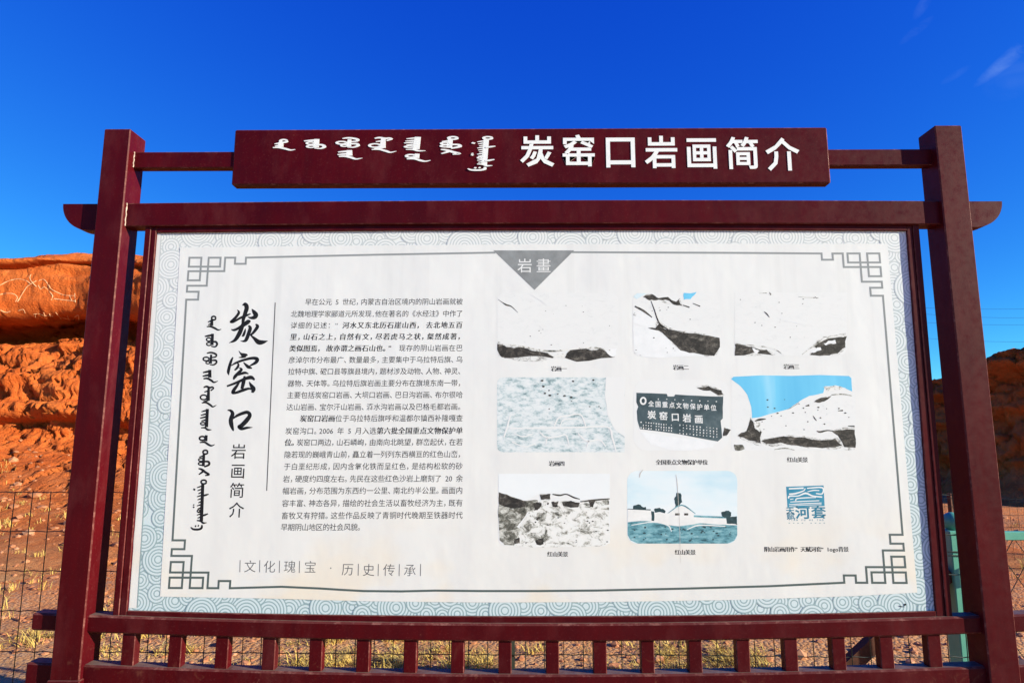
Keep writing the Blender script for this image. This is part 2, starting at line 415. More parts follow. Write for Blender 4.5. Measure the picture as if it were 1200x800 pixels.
# ================================================================== SETTING
def ground_mat():
    m, N, L, b = new_mat('red_soil', .95, .1)
    P = n_pos(N); X = n_sep(N, L, P)
    c = n_ramp(N, L, n_noise(N, L, .9, 6, .6, P), [(.3, (.42, .20, .080)), (.5, (.53, .27, .115)), (.72, (.61, .37, .185))])
    # redder sand washed down from the cliff foot
    mr = N.new('ShaderNodeMapRange'); mr.inputs['From Min'].default_value = 1.8; mr.inputs['From Max'].default_value = 4.6; L.new(X[1], mr.inputs['Value'])
    far = n_math(N, L, 'MULTIPLY', mr.outputs[0], n_ramp(N, L, n_noise(N, L, .8, 5, .6, P), [(.2, (.75,)*3), (.5, (1,)*3)]))
    c = n_mix(N, L, far, c, (.55, .165, .048))
    patch = n_ramp(N, L, n_noise(N, L, 1.7, 6, .65, n_map(N, L, P, (1, 1, 1), (0, 0, 0), (7, 3, 0))), [(.48, (0,)*3), (.62, (.7,)*3)])
    c = n_mix(N, L, patch, c, (.43, .17, .075))
    peb = N.new('ShaderNodeTexVoronoi'); peb.inputs['Scale'].default_value = 34; L.new(P, peb.inputs['Vector'])
    c = n_mix(N, L, n_ramp(N, L, n_sep(N, L, peb.outputs['Color'])[0], [(.55, (0,)*3), (.9, (.42,)*3)]), c, (.53, .36, .22))
    c = n_mix(N, L, n_ramp(N, L, n_noise(N, L, 60, 4, .7, P), [(.56, (0,)*3), (.72, (.55,)*3)]), c, (.10, .06, .04))
    L.new(c, b.inputs['Base Color'])
    h = n_math(N, L, 'ADD', n_noise(N, L, 14, 7, .7, P), n_math(N, L, 'MULTIPLY', peb.outputs['Distance'], -.6))
    n_bump(N, L, b, h, .9, .03)
    return m
def rock_mat():
    m, N, L, b = new_mat('red_sandstone', .92, .15)
    P = n_pos(N)
    c = n_ramp(N, L, n_noise(N, L, .7, 6, .62, P), [(.28, (.42, .078, .014)), (.5, (.60, .112, .018)), (.72, (.68, .165, .034))])
    st = n_noise(N, L, 1.0, 6, .6, n_map(N, L, P, (.5, .5, 5.5), (.05, .08, 0)))
    c = n_mix(N, L, n_ramp(N, L, st, [(.42, (0,)*3), (.66, (.6,)*3)]), c, (.60, .150, .035))
    c = n_mix(N, L, n_ramp(N, L, n_noise(N, L, 7, 6, .75, P), [(.58, (0,)*3), (.74, (.65,)*3)]), c, (.17, .05, .024))
    c = n_mix(N, L, n_ramp(N, L, n_noise(N, L, 4.2, 5, .7, n_map(N, L, P, (1, 1, 1.3), (0, 0, 0), (9, 2, 5))), [(.60, (0,)*3), (.72, (.6,)*3)]), c, (.62, .22, .085))
    # washed soil covers the foot slope
    mr = N.new('ShaderNodeMapRange'); mr.inputs['From Min'].default_value = 1.25; mr.inputs['From Max'].default_value = .45
    L.new(n_math(N, L, 'ADD', n_sep(N, L, P)[2], n_math(N, L, 'MULTIPLY', n_math(N, L, 'SUBTRACT', n_noise(N, L, .9, 6, .65, P), .5), 1.8)), mr.inputs['Value'])
    soil = n_ramp(N, L, n_noise(N, L, 2.5, 7, .65, P), [(.3, (.42, .095, .022)), (.55, (.56, .155, .042)), (.75, (.60, .25, .11))])
    soil = n_mix(N, L, n_ramp(N, L, n_noise(N, L, 24, 5, .7, P), [(.58, (0,)*3), (.72, (.55,)*3)]), soil, (.13, .05, .025))
    mr3 = N.new('ShaderNodeMapRange'); mr3.inputs['From Min'].default_value = 7.0; mr3.inputs['From Max'].default_value = 3.6
    L.new(n_math(N, L, 'ADD', n_sep(N, L, P)[1], n_math(N, L, 'MULTIPLY', n_math(N, L, 'SUBTRACT', n_noise(N, L, .8, 6, .7, n_map(N, L, P, (1, 1, 1), (0, 0, 0), (5, 5, 5))), .5), 7.0)), mr3.inputs['Value'])
    tan = n_ramp(N, L, n_noise(N, L, 9, 6, .7, P), [(.35, (.44, .19, .075)), (.6, (.58, .29, .125)), (.75, (.62, .39, .21))])
    soil = n_mix(N, L, mr3.outputs[0], soil, tan)
    c = n_mix(N, L, mr.outputs[0], c, soil)
    L.new(c, b.inputs['Base Color'])
    h = n_math(N, L, 'ADD', n_noise(N, L, 5, 8, .68, P), n_math(N, L, 'MULTIPLY', n_noise(N, L, 26, 6, .7, P), .45))
    n_bump(N, L, b, h, 1.0, .12)
    return m
SOIL = ground_mat(); ROCK = rock_mat()

def spaced(segs):
    out = []
    for a, b, s in segs: out += list(np.arange(a, b, s))
    return out+[segs[-1][1]]
def gz(x, y):
    if math.hypot(x, y) > 60: return 0.0
    d = max(0, min(1, (y-3)/7))
    z = .035*mn.noise((x*.5, y*.5, 1.3))+.018*mn.noise((x*1.7, y*1.7, 4.1))
    z += .12*d*mn.noise((x*.35, y*.35, 7.7))
    if abs(y) < 1.2 and abs(x) < 2.6: z *= .5
    return z
gx = spaced([(-400, -60, 40), (-60, -14, 2), (-14, -6, .3), (-6, 6, .12), (6, 14, .3), (14, 60, 2), (60, 400, 40)])
gy = spaced([(-200, -20, 30), (-20, -4, 1.5), (-4, 6, .12), (6, 14, .3), (14, 60, 2), (60, 700, 40)])
V = [(x, y, gz(x, y)) for y in gy for x in gx]; nx = len(gx)
F = [(j*nx+i, j*nx+i+1, (j+1)*nx+i+1, (j+1)*nx+i) for j in range(len(gy)-1) for i in range(nx-1)]
ground = link_mesh('ground', V, F, SOIL, smooth=True, origin=(0, 0, 0))
tag(ground, 'pebbly red desert soil', None, kind='structure')

def cliff(name, us, base, prof, rows, amp, crest, fine=1.0, slabby=False):
    """rock face swept along us; base(u)->(x,y,nx,ny) with n pointing out of the rock; prof = (depth into the rock, height)"""
    pr = np.array(prof, float)
    s = np.r_[0, np.cumsum(np.hypot(np.diff(pr[:, 0]), np.diff(pr[:, 1])))]
    T = np.interp(np.linspace(0, 1, rows), np.linspace(0, 1, len(pr)), s)     # even rows per segment
    T = .5*T+.5*np.linspace(0, s[-1], rows)
    D = np.interp(T, s, pr[:, 0]); Z = np.interp(T, s, pr[:, 1])
    for _ in range(3):
        D[1:-1] = (D[:-2]+2*D[1:-1]+D[2:])/4; Z[1:-1] = (Z[:-2]+2*Z[1:-1]+Z[2:])/4
    V = []
    for u in us:
        bx, by, ax, ay = base(u); k = crest(u)
        w1 = mn.noise((u*.35, 3.1, 0)); w2 = mn.noise((u*.9, 8.1, 0))
        for d, z in zip(D, Z):
            zz = z*k*(1+.05*w1) if z > 0 else z
            up = min(1, max(0, z/1.2))
            dd = d+.30*w1*up+.18*w2*up
            x = bx-ax*dd; y = by-ay*dd
            q = Vector((x*.45, y*.45, zz*1.1))
            n1 = mn.fractal(q, .9, 2.1, 5)
            n2 = 1-abs(mn.noise((x*.9+.3*zz, y*.9, zz*2.3)))            # blocky seams
            n3 = mn.fractal((x*2.6, y*2.6, zz*4.6), .8, 2.2, 4)*fine
            lay = mn.noise((x*.25, y*.25, zz*5.5))
            slab = max(0, min(1, (z-3.95)/.3)) if slabby else 0
            vd, vp = mn.voronoi((x*1.5+.25*n1, y*1.5, zz*2.6+.25*n1+.2*x))
            crack = max(0, 1-(vd[1]-vd[0])/.09); blk = mn.noise(vp[0]*3.7)
            vd2, vp2 = mn.voronoi((x*4.2, y*4.2, zz*6.5+.5*x))
            crack2 = max(0, 1-(vd2[1]-vd2[0])/.10); blk2 = mn.noise(vp2[0]*5.1)
            o = (amp*n1*.42+amp*(.50*blk-.34*crack)*(1-.75*slab)+amp*(.10*blk2-.10*crack2)*(1-.8*slab)+amp*.17*n3+amp*.26*lay)*(.2+.8*up)*(1-.45*slab)
            zz += (1-up)*(.16*mn.noise((x*.45, y*.45, 3.3))+.05*mn.noise((x*1.4, y*1.4, 1.1)))*min(1, max(0, (y-2.5)/2.5))
            V.append((x+ax*o, y+ay*o, zz+.35*o*up-.03))
    n = rows
    F = [(i*n+j, (i+1)*n+j, (i+1)*n+j+1, i*n+j+1) for i in range(len(us)-1) for j in range(n-1)]
    return V, F

# the lit cliff with the rock carvings
def crest_l(u):
    if u < -8: return 1.035+.03*mn.noise((u*.8, 0, 2))
    t = min(1, (u+8)/9); return 1.035-.64*(t*t*(3-2*t))
profL = [(9, 5.0), (5, 5.75), (2.0, 5.78), (.55, 5.60), (.08, 5.38), (.05, 5.30), (.42, 5.25), (.0, 5.16), (-.12, 4.8), (-.16, 4.35), (-.10, 4.12), (.15, 4.02), (1.3, 4.04),
         (2.0, 3.85), (1.3, 3.66), (.25, 3.50), (-.10, 3.35), (-.50, 2.85), (-.62, 2.5), (-.75, 2.2), (-.98, 2.02), (-1.0, 1.85), (-.60, 1.70), (-.85, 1.48),
         (-1.5, 1.22), (-2.2, .95), (-3.2, .55), (-4.6, .27), (-6.0, .11), (-7.4, .0), (-8.6, -.14)]
usL = spaced([(-40, -14, .5), (-14, -12.6, .1), (-12.6, -7.4, .024), (-7.4, -5, .12), (-5, 7, .4)])
VL, FL = cliff('cliff', usL, lambda u: (u, 11.4+.10*(u+10), 0, -1), profL, 260, .46, crest_l, 1.0, True)
cliff_l = link_mesh('cliff', VL, FL, ROCK, smooth=True, origin=(-10, 11.4, 0))
tag(cliff_l, 'sunlit red sandstone cliff with pale rock carvings behind the left post', None, kind='structure')

# the shaded ridge beyond the right-hand post
pth = np.array([(3, 27), (8.6, 20), (11.9, 15.6), (12.55, 13.2), (14.2, 11.6), (18, 11.0), (30, 12)], float)
ps = np.r_[0, np.cumsum(np.hypot(*np.diff(pth, axis=0).T))]
def base_r(u):
    x = np.interp(u, ps, pth[:, 0]); y = np.interp(u, ps, pth[:, 1])
    a = np.array((np.interp(u+.9, ps, pth[:, 0])-np.interp(u-.9, ps, pth[:, 0]), np.interp(u+.9, ps, pth[:, 1])-np.interp(u-.9, ps, pth[:, 1])))
    a /= np.hypot(*a); return (x, y, a[1], -a[0])
profR = [(10, 2.0), (6, 3.3), (2.6, 3.75), (1.3, 3.95), (.75, 3.7), (.55, 3.3), (.85, 3.05), (.45, 2.8), (.15, 2.3), (.3, 2.0), (.0, 1.7), (-.2, 1.2), (-.1, .9), (-.5, .5), (-1.0, .12), (-1.5, -.05), (-2.0, -.4)]
usR = spaced([(0, ps[2]-1.5, .3), (ps[2]-1.5, ps[4]+1, .035), (ps[4]+1, ps[-1], .3)])
def crest_r(u):
    t = (u-ps[2])/(ps[3]-ps[2])
    return float(np.interp(t, [-3, -.6, .1, .45, 1.2, 3], [.7, .78, .86, 1.0, 1.06, 1.2]))
VR, FR = cliff('ridge', usR, base_r, profR, 150, .50, crest_r)
ridge = link_mesh('rock_ridge', VR, FR, ROCK, smooth=True, origin=(12, 14, 0))
tag(ridge, 'dark shaded red rock ridge beyond the right post', None, kind='structure')

# carved lines on the lit slab: narrow pecked grooves lying on the rock surface
bvh = BVHTree.FromPolygons([Vector(v) for v in VL], FL)
CARVE = flat('pecked_rock', (.66, .36, .19), .95, .1, .25, 20)
carv = [[(0, 155), (30, 140), (62, 134), (88, 140), (104, 152)], [(104, 118), (100, 132), (112, 150), (122, 160)], [(122, 140), (104, 150), (90, 160), (78, 178), (66, 198), (58, 210)],
        [(130, 140), (145, 135), (158, 148), (162, 170), (148, 160), (136, 168), (128, 155)], [(0, 186), (22, 182), (45, 184), (58, 195), (52, 210)],
        [(162, 152), (172, 168), (190, 178), (215, 188), (250, 190)], [(165, 175), (176, 190), (172, 205)], [(180, 200), (212, 204), (250, 208)], [(232, 188), (240, 206)], [(250, 182), (252, 212)],
        [(0, 238), (20, 246), (34, 242)], [(62, 240), (78, 236), (84, 248)], [(112, 252), (130, 250), (150, 256), (178, 258)], [(118, 250), (118, 262)], [(146, 246), (150, 260)], [(165, 250), (170, 262)], [(186, 245), (205, 268)], [(206, 262), (230, 268), (262, 270)], [(226, 258), (232, 272)], [(250, 262), (262, 255), (264, 274)]]
for stroke in carv:
    C = catmull([(a, b, 0) for a, b in stroke], 4); pts = []
    for c in C:
        px, py = c[0]/2.857, 280+c[1]/2.857
        d = (CROT @ Vector(((px-600)/FPX, -(py-400)/FPX, -1.0))).normalized()
        h = bvh.ray_cast(CAM, d)
        if h[0] is not None and (not pts or (h[0]-pts[-1]).length < .6): pts.append(h[0])
    if len(pts) > 1:
        mb = MB(); tube(mb, pts, [.0085+.005*mn.noise(p*9) for p in pts], 5); o = mb.build('carved_line', CARVE, cliff_l)

# ------------------------------------------------------------------ stones and dry grass
STONE = speck_mat('field_stone', [(.3, (.26, .085, .035)), (.55, (.42, .17, .08)), (.75, (.50, .30, .18))], 2.5, 6, .8)
mb = MB()
rs = random.Random(3)
ico = bmesh.new(); bmesh.ops.create_icosphere(ico, subdivisions=1, radius=1); IV = [v.co.copy() for v in ico.verts]; ico.verts.index_update(); IF = [tuple(v.index for v in f.verts) for f in ico.faces]; ico.free()
def surf(x, y):
    h = bvh.ray_cast(Vector((x, y, 3.0)), Vector((0, 0, -1)))
    z = gz(x, y); return max(z, h[0].z) if h[0] is not None and h[0].z < 1.9 else z
for k in range(3150):
    y = rs.uniform(.9, 3.2) if k % 2 else 1+rs.random()**1.6*10
    x = rs.uniform(-1, 1)*(1.2+.95*(y+2.7))
    if k > 2600: x = rs.uniform(-11.5, -3.2); y = rs.uniform(3.0, 9.6)
    r = rs.uniform(.005, .015)*(1+2.2*rs.random()**6)*(1+.16*y)
    z = surf(x, y); sx, sy, szz = r*rs.uniform(.8, 1.5), r*rs.uniform(.8, 1.4), r*rs.uniform(.5, .9); a = rs.uniform(0, 6.3)
    vv = []
    for v in IV:
        q = v*(1+.35*mn.noise(v*1.4+Vector((k*.7, 0, 0))))
        vv.append((x+q.x*sx*math.cos(a)-q.y*sy*math.sin(a), y+q.x*sx*math.sin(a)+q.y*sy*math.cos(a), z+q.z*szz+szz*.2))
    mb.add(vv, IF)
tag(mb.build('gravel', STONE, origin=(0, 3, 0)), 'loose reddish pebbles strewn over the soil behind the sign', 'pebbles', kind='stuff')

def straw_mat():
    m, N, L, b = new_mat('dry_straw', .8, .2)
    L.new(n_ramp(N, L, n_noise(N, L, 9, 3, .6, n_pos(N)), [(.28, (.30, .19, .08)), (.45, (.50, .33, .09)), (.6, (.62, .42, .10)), (.75, (.62, .50, .24))]), b.inputs['Base Color'])
    return m
STRAW = straw_mat()
mb = MB()
def tuft(x, y, n, h, spread, lean=.6):
    for _ in range(n):
        a = rs.uniform(0, 6.3); d = rs.random()*spread; bx, by = x+math.cos(a)*d, y+math.sin(a)*d
        z = surf(bx, by)-.01; hh = h*rs.uniform(.5, 1.2); th = rs.uniform(0, 6.3); ln = lean*rs.uniform(.3, 1.3)*hh
        w = rs.uniform(.0018, .0036); tx, ty = math.cos(th), math.sin(th)
        p0 = (bx, by, z); p1 = (bx+tx*ln*.35, by+ty*ln*.35, z+hh*.6); p2 = (bx+tx*ln, by+ty*ln, z+hh*.85)
        mb.add([(p0[0]-ty*w, p0[1]+tx*w, p0[2]), (p0[0]+ty*w, p0[1]-tx*w, p0[2]), (p1[0]+ty*w, p1[1]-tx*w, p1[2]), (p1[0]-ty*w, p1[1]+tx*w, p1[2]), p2],
               [(0, 1, 2, 3), (3, 2, 4)])
for k in range(95):
    cy = rs.uniform(1.2, 3.3); cx = rs.choice([rs.gauss(-2.6, .6), rs.gauss(-1.2, .55), rs.gauss(-.7, .4), rs.gauss(1.4, .4), rs.gauss(1.0, .6), rs.uniform(-4.5, 4.5)])
    h = rs.uniform(.025, .10); sp = rs.uniform(.05, .17)
    for j in range(rs.randint(3, 15)):
        tuft(cx+rs.gauss(0, sp), cy+rs.gauss(0, sp), rs.randint(8, 26), h*rs.uniform(.5, 1.2), rs.uniform(.03, .10), 1.7)
for k in range(420):
    y = 3+rs.random()*6.5; x = rs.choice([rs.uniform(-11, -3), rs.uniform(-11, -4), rs.uniform(3, 11), rs.uniform(-9, 9)])
    tuft(x, y, rs.randint(8, 22), rs.uniform(.05, .16), rs.uniform(.04, .16), .9)
tag(mb.build('dry_grass', STRAW, origin=(0, 3, 0)), 'withered yellow grass growing in patches on the soil', 'grass', kind='stuff')

# ================================================================== THE SIGN
XL, XR, PW, PD, ZT = -1.8951, 1.9449, .12, .12, 2.9592
SIGN = empty('information_sign', (0.025, .06, 0))
tag(SIGN, 'large maroon framed information board with a white printed panel on two square posts', 'information board')
BO = [PAINT, WORN]
for x0 in (XL, XR-PW):
    mb = MB(); bev_beam(mb, x0, x0+PW, 0, PD, -.15, ZT, .0045); post = mb.build('post', BO, SIGN)
    mb = MB(); bev_beam(mb, x0-.006, x0+PW+.006, -.006, PD+.006, -.1, .628, .004); mb.build('base_sleeve', BO, post)
def beam(name, x0, x1, y0, y1, z0, z1, zf=None, nseg=1, b=.004, parent=SIGN):
    mb = MB(); bev_beam(mb, x0, x1, y0, y1, z0, z1, b, zf, nseg); return mb.build(name, BO, parent)
zmain = lambda x: .010*(1-((x-.02)/1.85)**2)
zmid = lambda x: .032*(x/1.8)**2+.003*x
zlow = lambda x: .034*(x/1.8)**2+.003*x
beam('top_rail', XL+PW-.01, XR-PW+.01, .042, .085, 2.791, 2.868)
# main beam: straight run plus the two rounded ends that stick out beyond the posts
beam('main_beam', XL+.005, XR-.005, .0224, .096, 2.509, 2.6165, zmain, 16)
for s, xa, xb in ((-1, XL+.01, -2.065), (1, XR-.01, 2.104)):
    mb = MB(); n = 12; P = []
    z1, z0 = 2.6155, 2.494 if s < 0 else 2.4985
    P = [(xa, z1)]
    for k in range(n+1):
        t = R(90*k/n); P.append((xb-s*.122*(1-math.cos(t)), z1-(z1-z0)*math.sin(t)))
    P.append((xa, z0))
    y0, y1 = (.026, .092)
    m = len(P); v = [(x, y0, z) for x, z in P]+[(x, y1, z) for x, z in P]
    f = [tuple(range(m)), tuple(range(2*m-1, m-1, -1))]+[(i, (i+1) % m, (i+1) % m+m, i+m) for i in range(m)]
    mb.add(v, f); mb.build('beam_end', BO, SIGN)
beam('middle_rail', -2.009, 2.16, .022, .09, .775, .8425, zmid, 18, .007)
beam('bottom_rail', -2.012, 2.16, .022, .092, .565, .6500, zlow, 18, .007)
for k in range(18):
    cx = -1.6109+k*(3.2525/17)
    beam('baluster', cx-.0265, cx+.0265, .036, .078, .640+zlow(cx), .785+zmid(cx), None, 1, .003)
# the panel frame: an outer and an inner bar on each side
zb = lambda x: .8665+.0215*((x)/1.65)**2+.006*x/1.65          # sagging lower edge of the panel
def vbar(name, xa0, xa1, xb0, xb1, y0, y1, z0, z1):
    mb = MB(); bev_beam(mb, -.5, .5, y0, y1, z0, z1, .0025)
    # lean from (xa) at the foot to (xb) at the head
    out = []
    for x, y, z in mb.v:
        t = (z-z0)/(z1-z0); a = xa0+(xb0-xa0)*t; b = xa1+(xb1-xa1)*t
        e = x+.5
        out.append((a+(b-a)*e if 0.01 < e < .99 else (a+(.0025 if 0 < e < .5 else 0) if e < .5 else b-(.0025 if e < 1 else 0)), y, z))
    mb.v = out; return mb.build(name, BO, SIGN)
vbar('frame_bar', -1.686, -1.660, -1.692, -1.6655, .036, .088, .845, 2.530)
vbar('frame_bar', 1.699, 1.7245, 1.711, 1.7385, .036, .088, .855, 2.530)
vbar('inner_frame_bar', -1.6590, -1.6310, -1.6645, -1.6430, 0.0400, .080, .860, 2.512)
vbar('inner_frame_bar', 1.6620, 1.6975, 1.6870, 1.7095, 0.0400, .080, .870, 2.512)
beam('inner_frame_bar', -1.642, 1.686, 0.0400, .080, 2.4850, 2.525, zmain, 12, .0025)
mb = MB(); bev_beam(mb, -1.630, 1.661, 0.0395, .080, -.035, 0, .0025, lambda x: zb(x), 16); mb.build('inner_frame_bar', BO, SIGN)

# pale weld beads where the beams meet the left post
BEAD = flat('bare_weld_bead', (.50, .36, .30), .7, .2, .4, 60)
for y_, z0, z1 in ((.0395, 2.793, 2.866), (.020, 2.511, 2.616)):
    mb = MB(); tube(mb, [(XL+PW+.002, y_+.002*math.sin(k*2.1), z0+(z1-z0)*k/8) for k in range(9)], [.0026+.0012*math.sin(k*3.3) for k in range(9)], 6); mb.build('weld_bead', BEAD, SIGN)

# ---------------- the header board with raised white letters
header = beam('header_board', -1.3195, 1.368, .0365, .088, 2.7062, 2.9716, None, 1, .006)
def char_obj(ch, cx, cz, sx, sz, y, depth, off, name, mat, parent):
    v, f = glyph(ch, off)
    X = (v[:, 0]-EMC[0])/EMS*sx+cx; Z = (v[:, 1]-EMC[1])/EMS*sz+cz
    n = len(v); V = [(a, y, b) for a, b in zip(X, Z)]; F = list(f)
    if depth:
        ec = {}
        for q in f:
            for i in range(len(q)):
                a, b = q[i], q[(i+1) % len(q)]; ec[(a, b)] = 1
        V += [(a, y+depth, b) for a, b in zip(X, Z)]
        for (a, b) in ec:
            if (b, a) not in ec: F.append((b, a, a+n, b+n))
    return link_mesh(name, V, F, mat, parent)
zoom = lambda s, ox, oy: (lambda x, y: (ox+x/s, oy+y/s))
z3 = zoom(3.158, 600, 130)
for ch, (x0, x1, y0, y1) in zip('炭窑口岩画简介', [(35, 152, 97, 205), (188, 305, 95, 205), (340, 463, 92, 212), (497, 610, 99, 211), (645, 760, 100, 214), (797, 912, 103, 215), (945, 1058, 107, 220)]):
    a = az(*z3(x0, (y0+y1)/2), .0345); b = az(*z3(x1, (y0+y1)/2), .0345); t = az(*z3((x0+x1)/2, y0), .0345); u = az(*z3((x0+x1)/2, y1), .0345)
    char_obj(ch, (a[0]+b[0])/2, (t[1]+u[1])/2, (b[0]-a[0])/.93, (t[1]-u[1])/.93, .0345, .003, .016, 'raised_character', LETTER, header)

# the traditional vertical script, word by word, as strokes in drawing units (x, y, width)
def tooth(x0, x1, y, w=9): return [(x0, y+4, w*.6), ((x0+x1)/2, y-1, w), (x1, y-6, w)]
W1 = [ring_pts(218, 78, 15, 13, 10), [(205, 88, 16), (204, 132, 18)], tooth(176, 206, 102), tooth(178, 206, 122), [(168, 140, 6), (195, 138, 11), (225, 150, 12), (250, 163, 9), (273, 157, 3)]]
W2 = [[(210, 190, 16), (206, 272, 18)], tooth(154, 206, 206, 12), ring_pts(183, 232, 17, 12, 8), ring_pts(184, 264, 17, 11, 8), [(206, 250, 8), (232, 248, 12), (243, 266, 12), (228, 284, 9), (200, 280, 7)]]
W3 = [[(168, 332, 6), (188, 326, 10), (212, 328, 11), (236, 340, 12), (232, 356, 9), (205, 362, 8)], [(200, 340, 12), (196, 405, 16)], ring_pts(164, 372, 22, 13, 9), ring_pts(176, 398, 14, 9, 7), [(200, 382, 8), (232, 382, 12), (238, 398, 11), (218, 414, 9), (190, 412, 6)]]
W4 = [[(190, 450, 18), (190, 506, 20)], tooth(140, 190, 466, 12), tooth(138, 190, 492, 12), [(144, 514, 8), (172, 512, 12), (200, 526, 13), (220, 540, 10), (249, 530, 3)]]
W5 = [[(145, 578, 7), (165, 570, 12), (190, 578, 12), (208, 574, 10), (216, 584, 9), (196, 600, 8)], [(182, 580, 14), (178, 672, 20)], tooth(150, 182, 606), ring_pts(146, 648, 24, 17, 9), tooth(142, 180, 676), [(132, 688, 6), (165, 686, 11), (195, 704, 12), (212, 716, 9), (238, 704, 3)]]
q = lambda L_, oy: [[(x*1.153, y*1.153+oy, w*1.153) for x, y, w in s] for s in L_]     # second zoom -> units of the first
W6 = q([[(150, -6, 15), (144, 108, 17)], tooth(112, 148, 8, 8), tooth(108, 148, 30, 8), tooth(104, 148, 48, 9), tooth(112, 148, 66, 8), ring_pts(122, 86, 15, 8, 7), [(110, 112, 5), (135, 112, 9), (152, 124, 10), (176, 124, 3)]], 738)
W7 = q([[(143, 158, 14), (140, 196, 16)], ring_pts(118, 178, 18, 12, 9), [(102, 204, 6), (132, 202, 10), (158, 218, 11), (176, 224, 8), (196, 216, 3)]], 738)
W8 = q([ring_pts(137, 264, 15, 12, 9), [(128, 276, 13), (124, 352, 15)], tooth(98, 128, 292, 8), ring_pts(110, 312, 15, 9, 7), ring_pts(110, 336, 16, 9, 7), [(126, 322, 8), (156, 324, 11), (160, 342, 11), (130, 356, 8)], [(94, 366, 6), (114, 372, 11), (138, 390, 12), (160, 404, 10), (136, 410, 6)], [(96, 404, 6), (118, 388, 10), (128, 372, 9)]], 738)
W9 = q([ring_pts(127, 450, 17, 12, 9), [(121, 462, 16), (112, 694, 17)]]+[tooth(84+(k % 3)*4, 114, 482+k*19, 7) for k in range(11)]+[ring_pts(98, 632, 12, 8, 6), [(62, 494, 9), (74, 500, 9)], [(62, 590, 7), (66, 596, 8)], [(60, 604, 7), (68, 610, 8)], [(118, 538, 7), (138, 532, 10), (158, 526, 5)], [(116, 662, 7), (134, 656, 10), (154, 648, 5)],
      [(84, 690, 6), (108, 694, 9), (124, 706, 10), (146, 704, 3)], [(46, 732, 5), (62, 745, 10), (96, 746, 11), (114, 736, 11), (116, 718, 7)], [(72, 724, 9), (80, 727, 9)], [(90, 722, 9), (97, 725, 9)]], 738)
WORDS = [W1, W2, W3, W4, W5, W6, W7, W8, W9]
def word_box(W):
    P = [(x+s*w/2*.6, y+s*w/2*.6) for st in W for x, y, w in st for s in (-1, 1)]
    a = np.array(P); return a.min(0), a.max(0)
HB = [(319.3, 346.4, 163.4, 176.3), (355.7, 381, 162.5, 174.4), (394.2, 420.3, 161.4, 173), (395, 425, 175.4, 186.8), (432.5, 464.8, 161, 179), (473, 499, 160, 177.2), (475.6, 504.8, 179.6, 189.4), (516, 539.4, 160, 181.2), (547.8, 581, 160, 200)]
for W, (x0, x1, y0, y1) in zip(WORDS, HB):
    lo, hi = word_box(W)
    def xf(x, y, lo=lo, hi=hi, x0=x0, x1=x1, y0=y0, y1=y1):
        return az(x0+(x1-x0)*(x-lo[0])/(hi[0]-lo[0]), y0+(y1-y0)*(y-lo[1])/(hi[1]-lo[1]), .0345)
    mb = MB()
    for i, s in enumerate(W): brush(mb, s, xf, .0345-.0001*i, 4, 0, .003, 1.35)
    mb.build('raised_word', LETTER, header)

# ---------------- the printed banner
PX0, PX1, PZ1 = -1.652, 1.700, 2.494
gxs = np.linspace(PX0, PX1, 60); gzs = np.linspace(0, 1, 30)
Vp = []; 
for t in gzs:
    for x in gxs:
        z0 = zb(x)-.012; Vp.append((x, YP, z0+(PZ1-z0)*t))
n = len(gxs)
Fp = [(j*n+i, j*n+i+1, (j+1)*n+i+1, (j+1)*n+i) for j in range(len(gzs)-1) for i in range(n-1)]
# a thin board behind the banner keeps the light out
panel = link_mesh('printed_panel', Vp, Fp, CLOTH, SIGN)
mb = MB(); bev_beam(mb, PX0, PX1, .0535, .066, -.012, 0, .001, None, 1)
bk = MB()
for x, y, z in mb.v: bk.v.append((x, y, PZ1 if z > -.006 else .856))
bk.f = mb.f; bk.m = [0]*len(mb.m)
bk.build('backing_board', flat('backing_sheet', (.30, .30, .30), .7), SIGN)

# ring border
mb = MB(); rr = random.Random(11)
c_tl, c_tr, c_bl, c_br = ppx(211, 290), ppx(1040, 285.6), ppx(187.5, 698.6), ppx(1075, 693.8)
cand = []
for k in range(16000):
    x = rr.uniform(PX0, PX1); z = rr.uniform(.86, PZ1)
    if c_tl[0]+.02 < x < c_tr[0]-.02 and c_bl[1]+.02 < z < c_tl[1]-.02: continue
    r = rr.choice([.040, .055, .068, .080])
    if all((x-a)**2+(z-b)**2 > (.56*(r+c))**2 for a, b, c in cand): cand.append((x, z, r))
mb.add([(PX0, YP-.0001, zb(PX0)-.01), (0, YP-.0001, zb(0)-.01), (PX1, YP-.0001, zb(PX1)-.01), (PX1, YP-.0001, PZ1), (PX0, YP-.0001, PZ1)], [(0, 1, 2, 3, 4)], 0)
for i, (x, z, r) in enumerate(sorted(cand, key=lambda c: rr.random())):
    y = YP-.0002-.000005*i; S = 30
    cl = lambda a, b: (min(max(a, PX0), PX1), min(max(b, zb(min(max(a, PX0), PX1))-.01), PZ1))
    D = [cl(x+r*math.cos(2*math.pi*k/S), z+r*math.sin(2*math.pi*k/S)) for k in range(S)]
    mb.add([(a, y, b) for a, b in D], [tuple(range(S))], 0)
    q = r
    while q > .008:
        a_, b_ = q, q-.0048
        A = [cl(x+a_*math.cos(2*math.pi*k/S), z+a_*math.sin(2*math.pi*k/S)) for k in range(S)]
        B = [cl(x+b_*math.cos(2*math.pi*k/S), z+b_*math.sin(2*math.pi*k/S)) for k in range(S)]
        mb.add([(u, y-.0000025, w) for u, w in A+B], [(k, (k+1) % S, (k+1) % S+S, k+S) for k in range(S)], 1)
        q -= .0128
mb.build('ring_border', [RING_PALE, RING_LINE], panel)
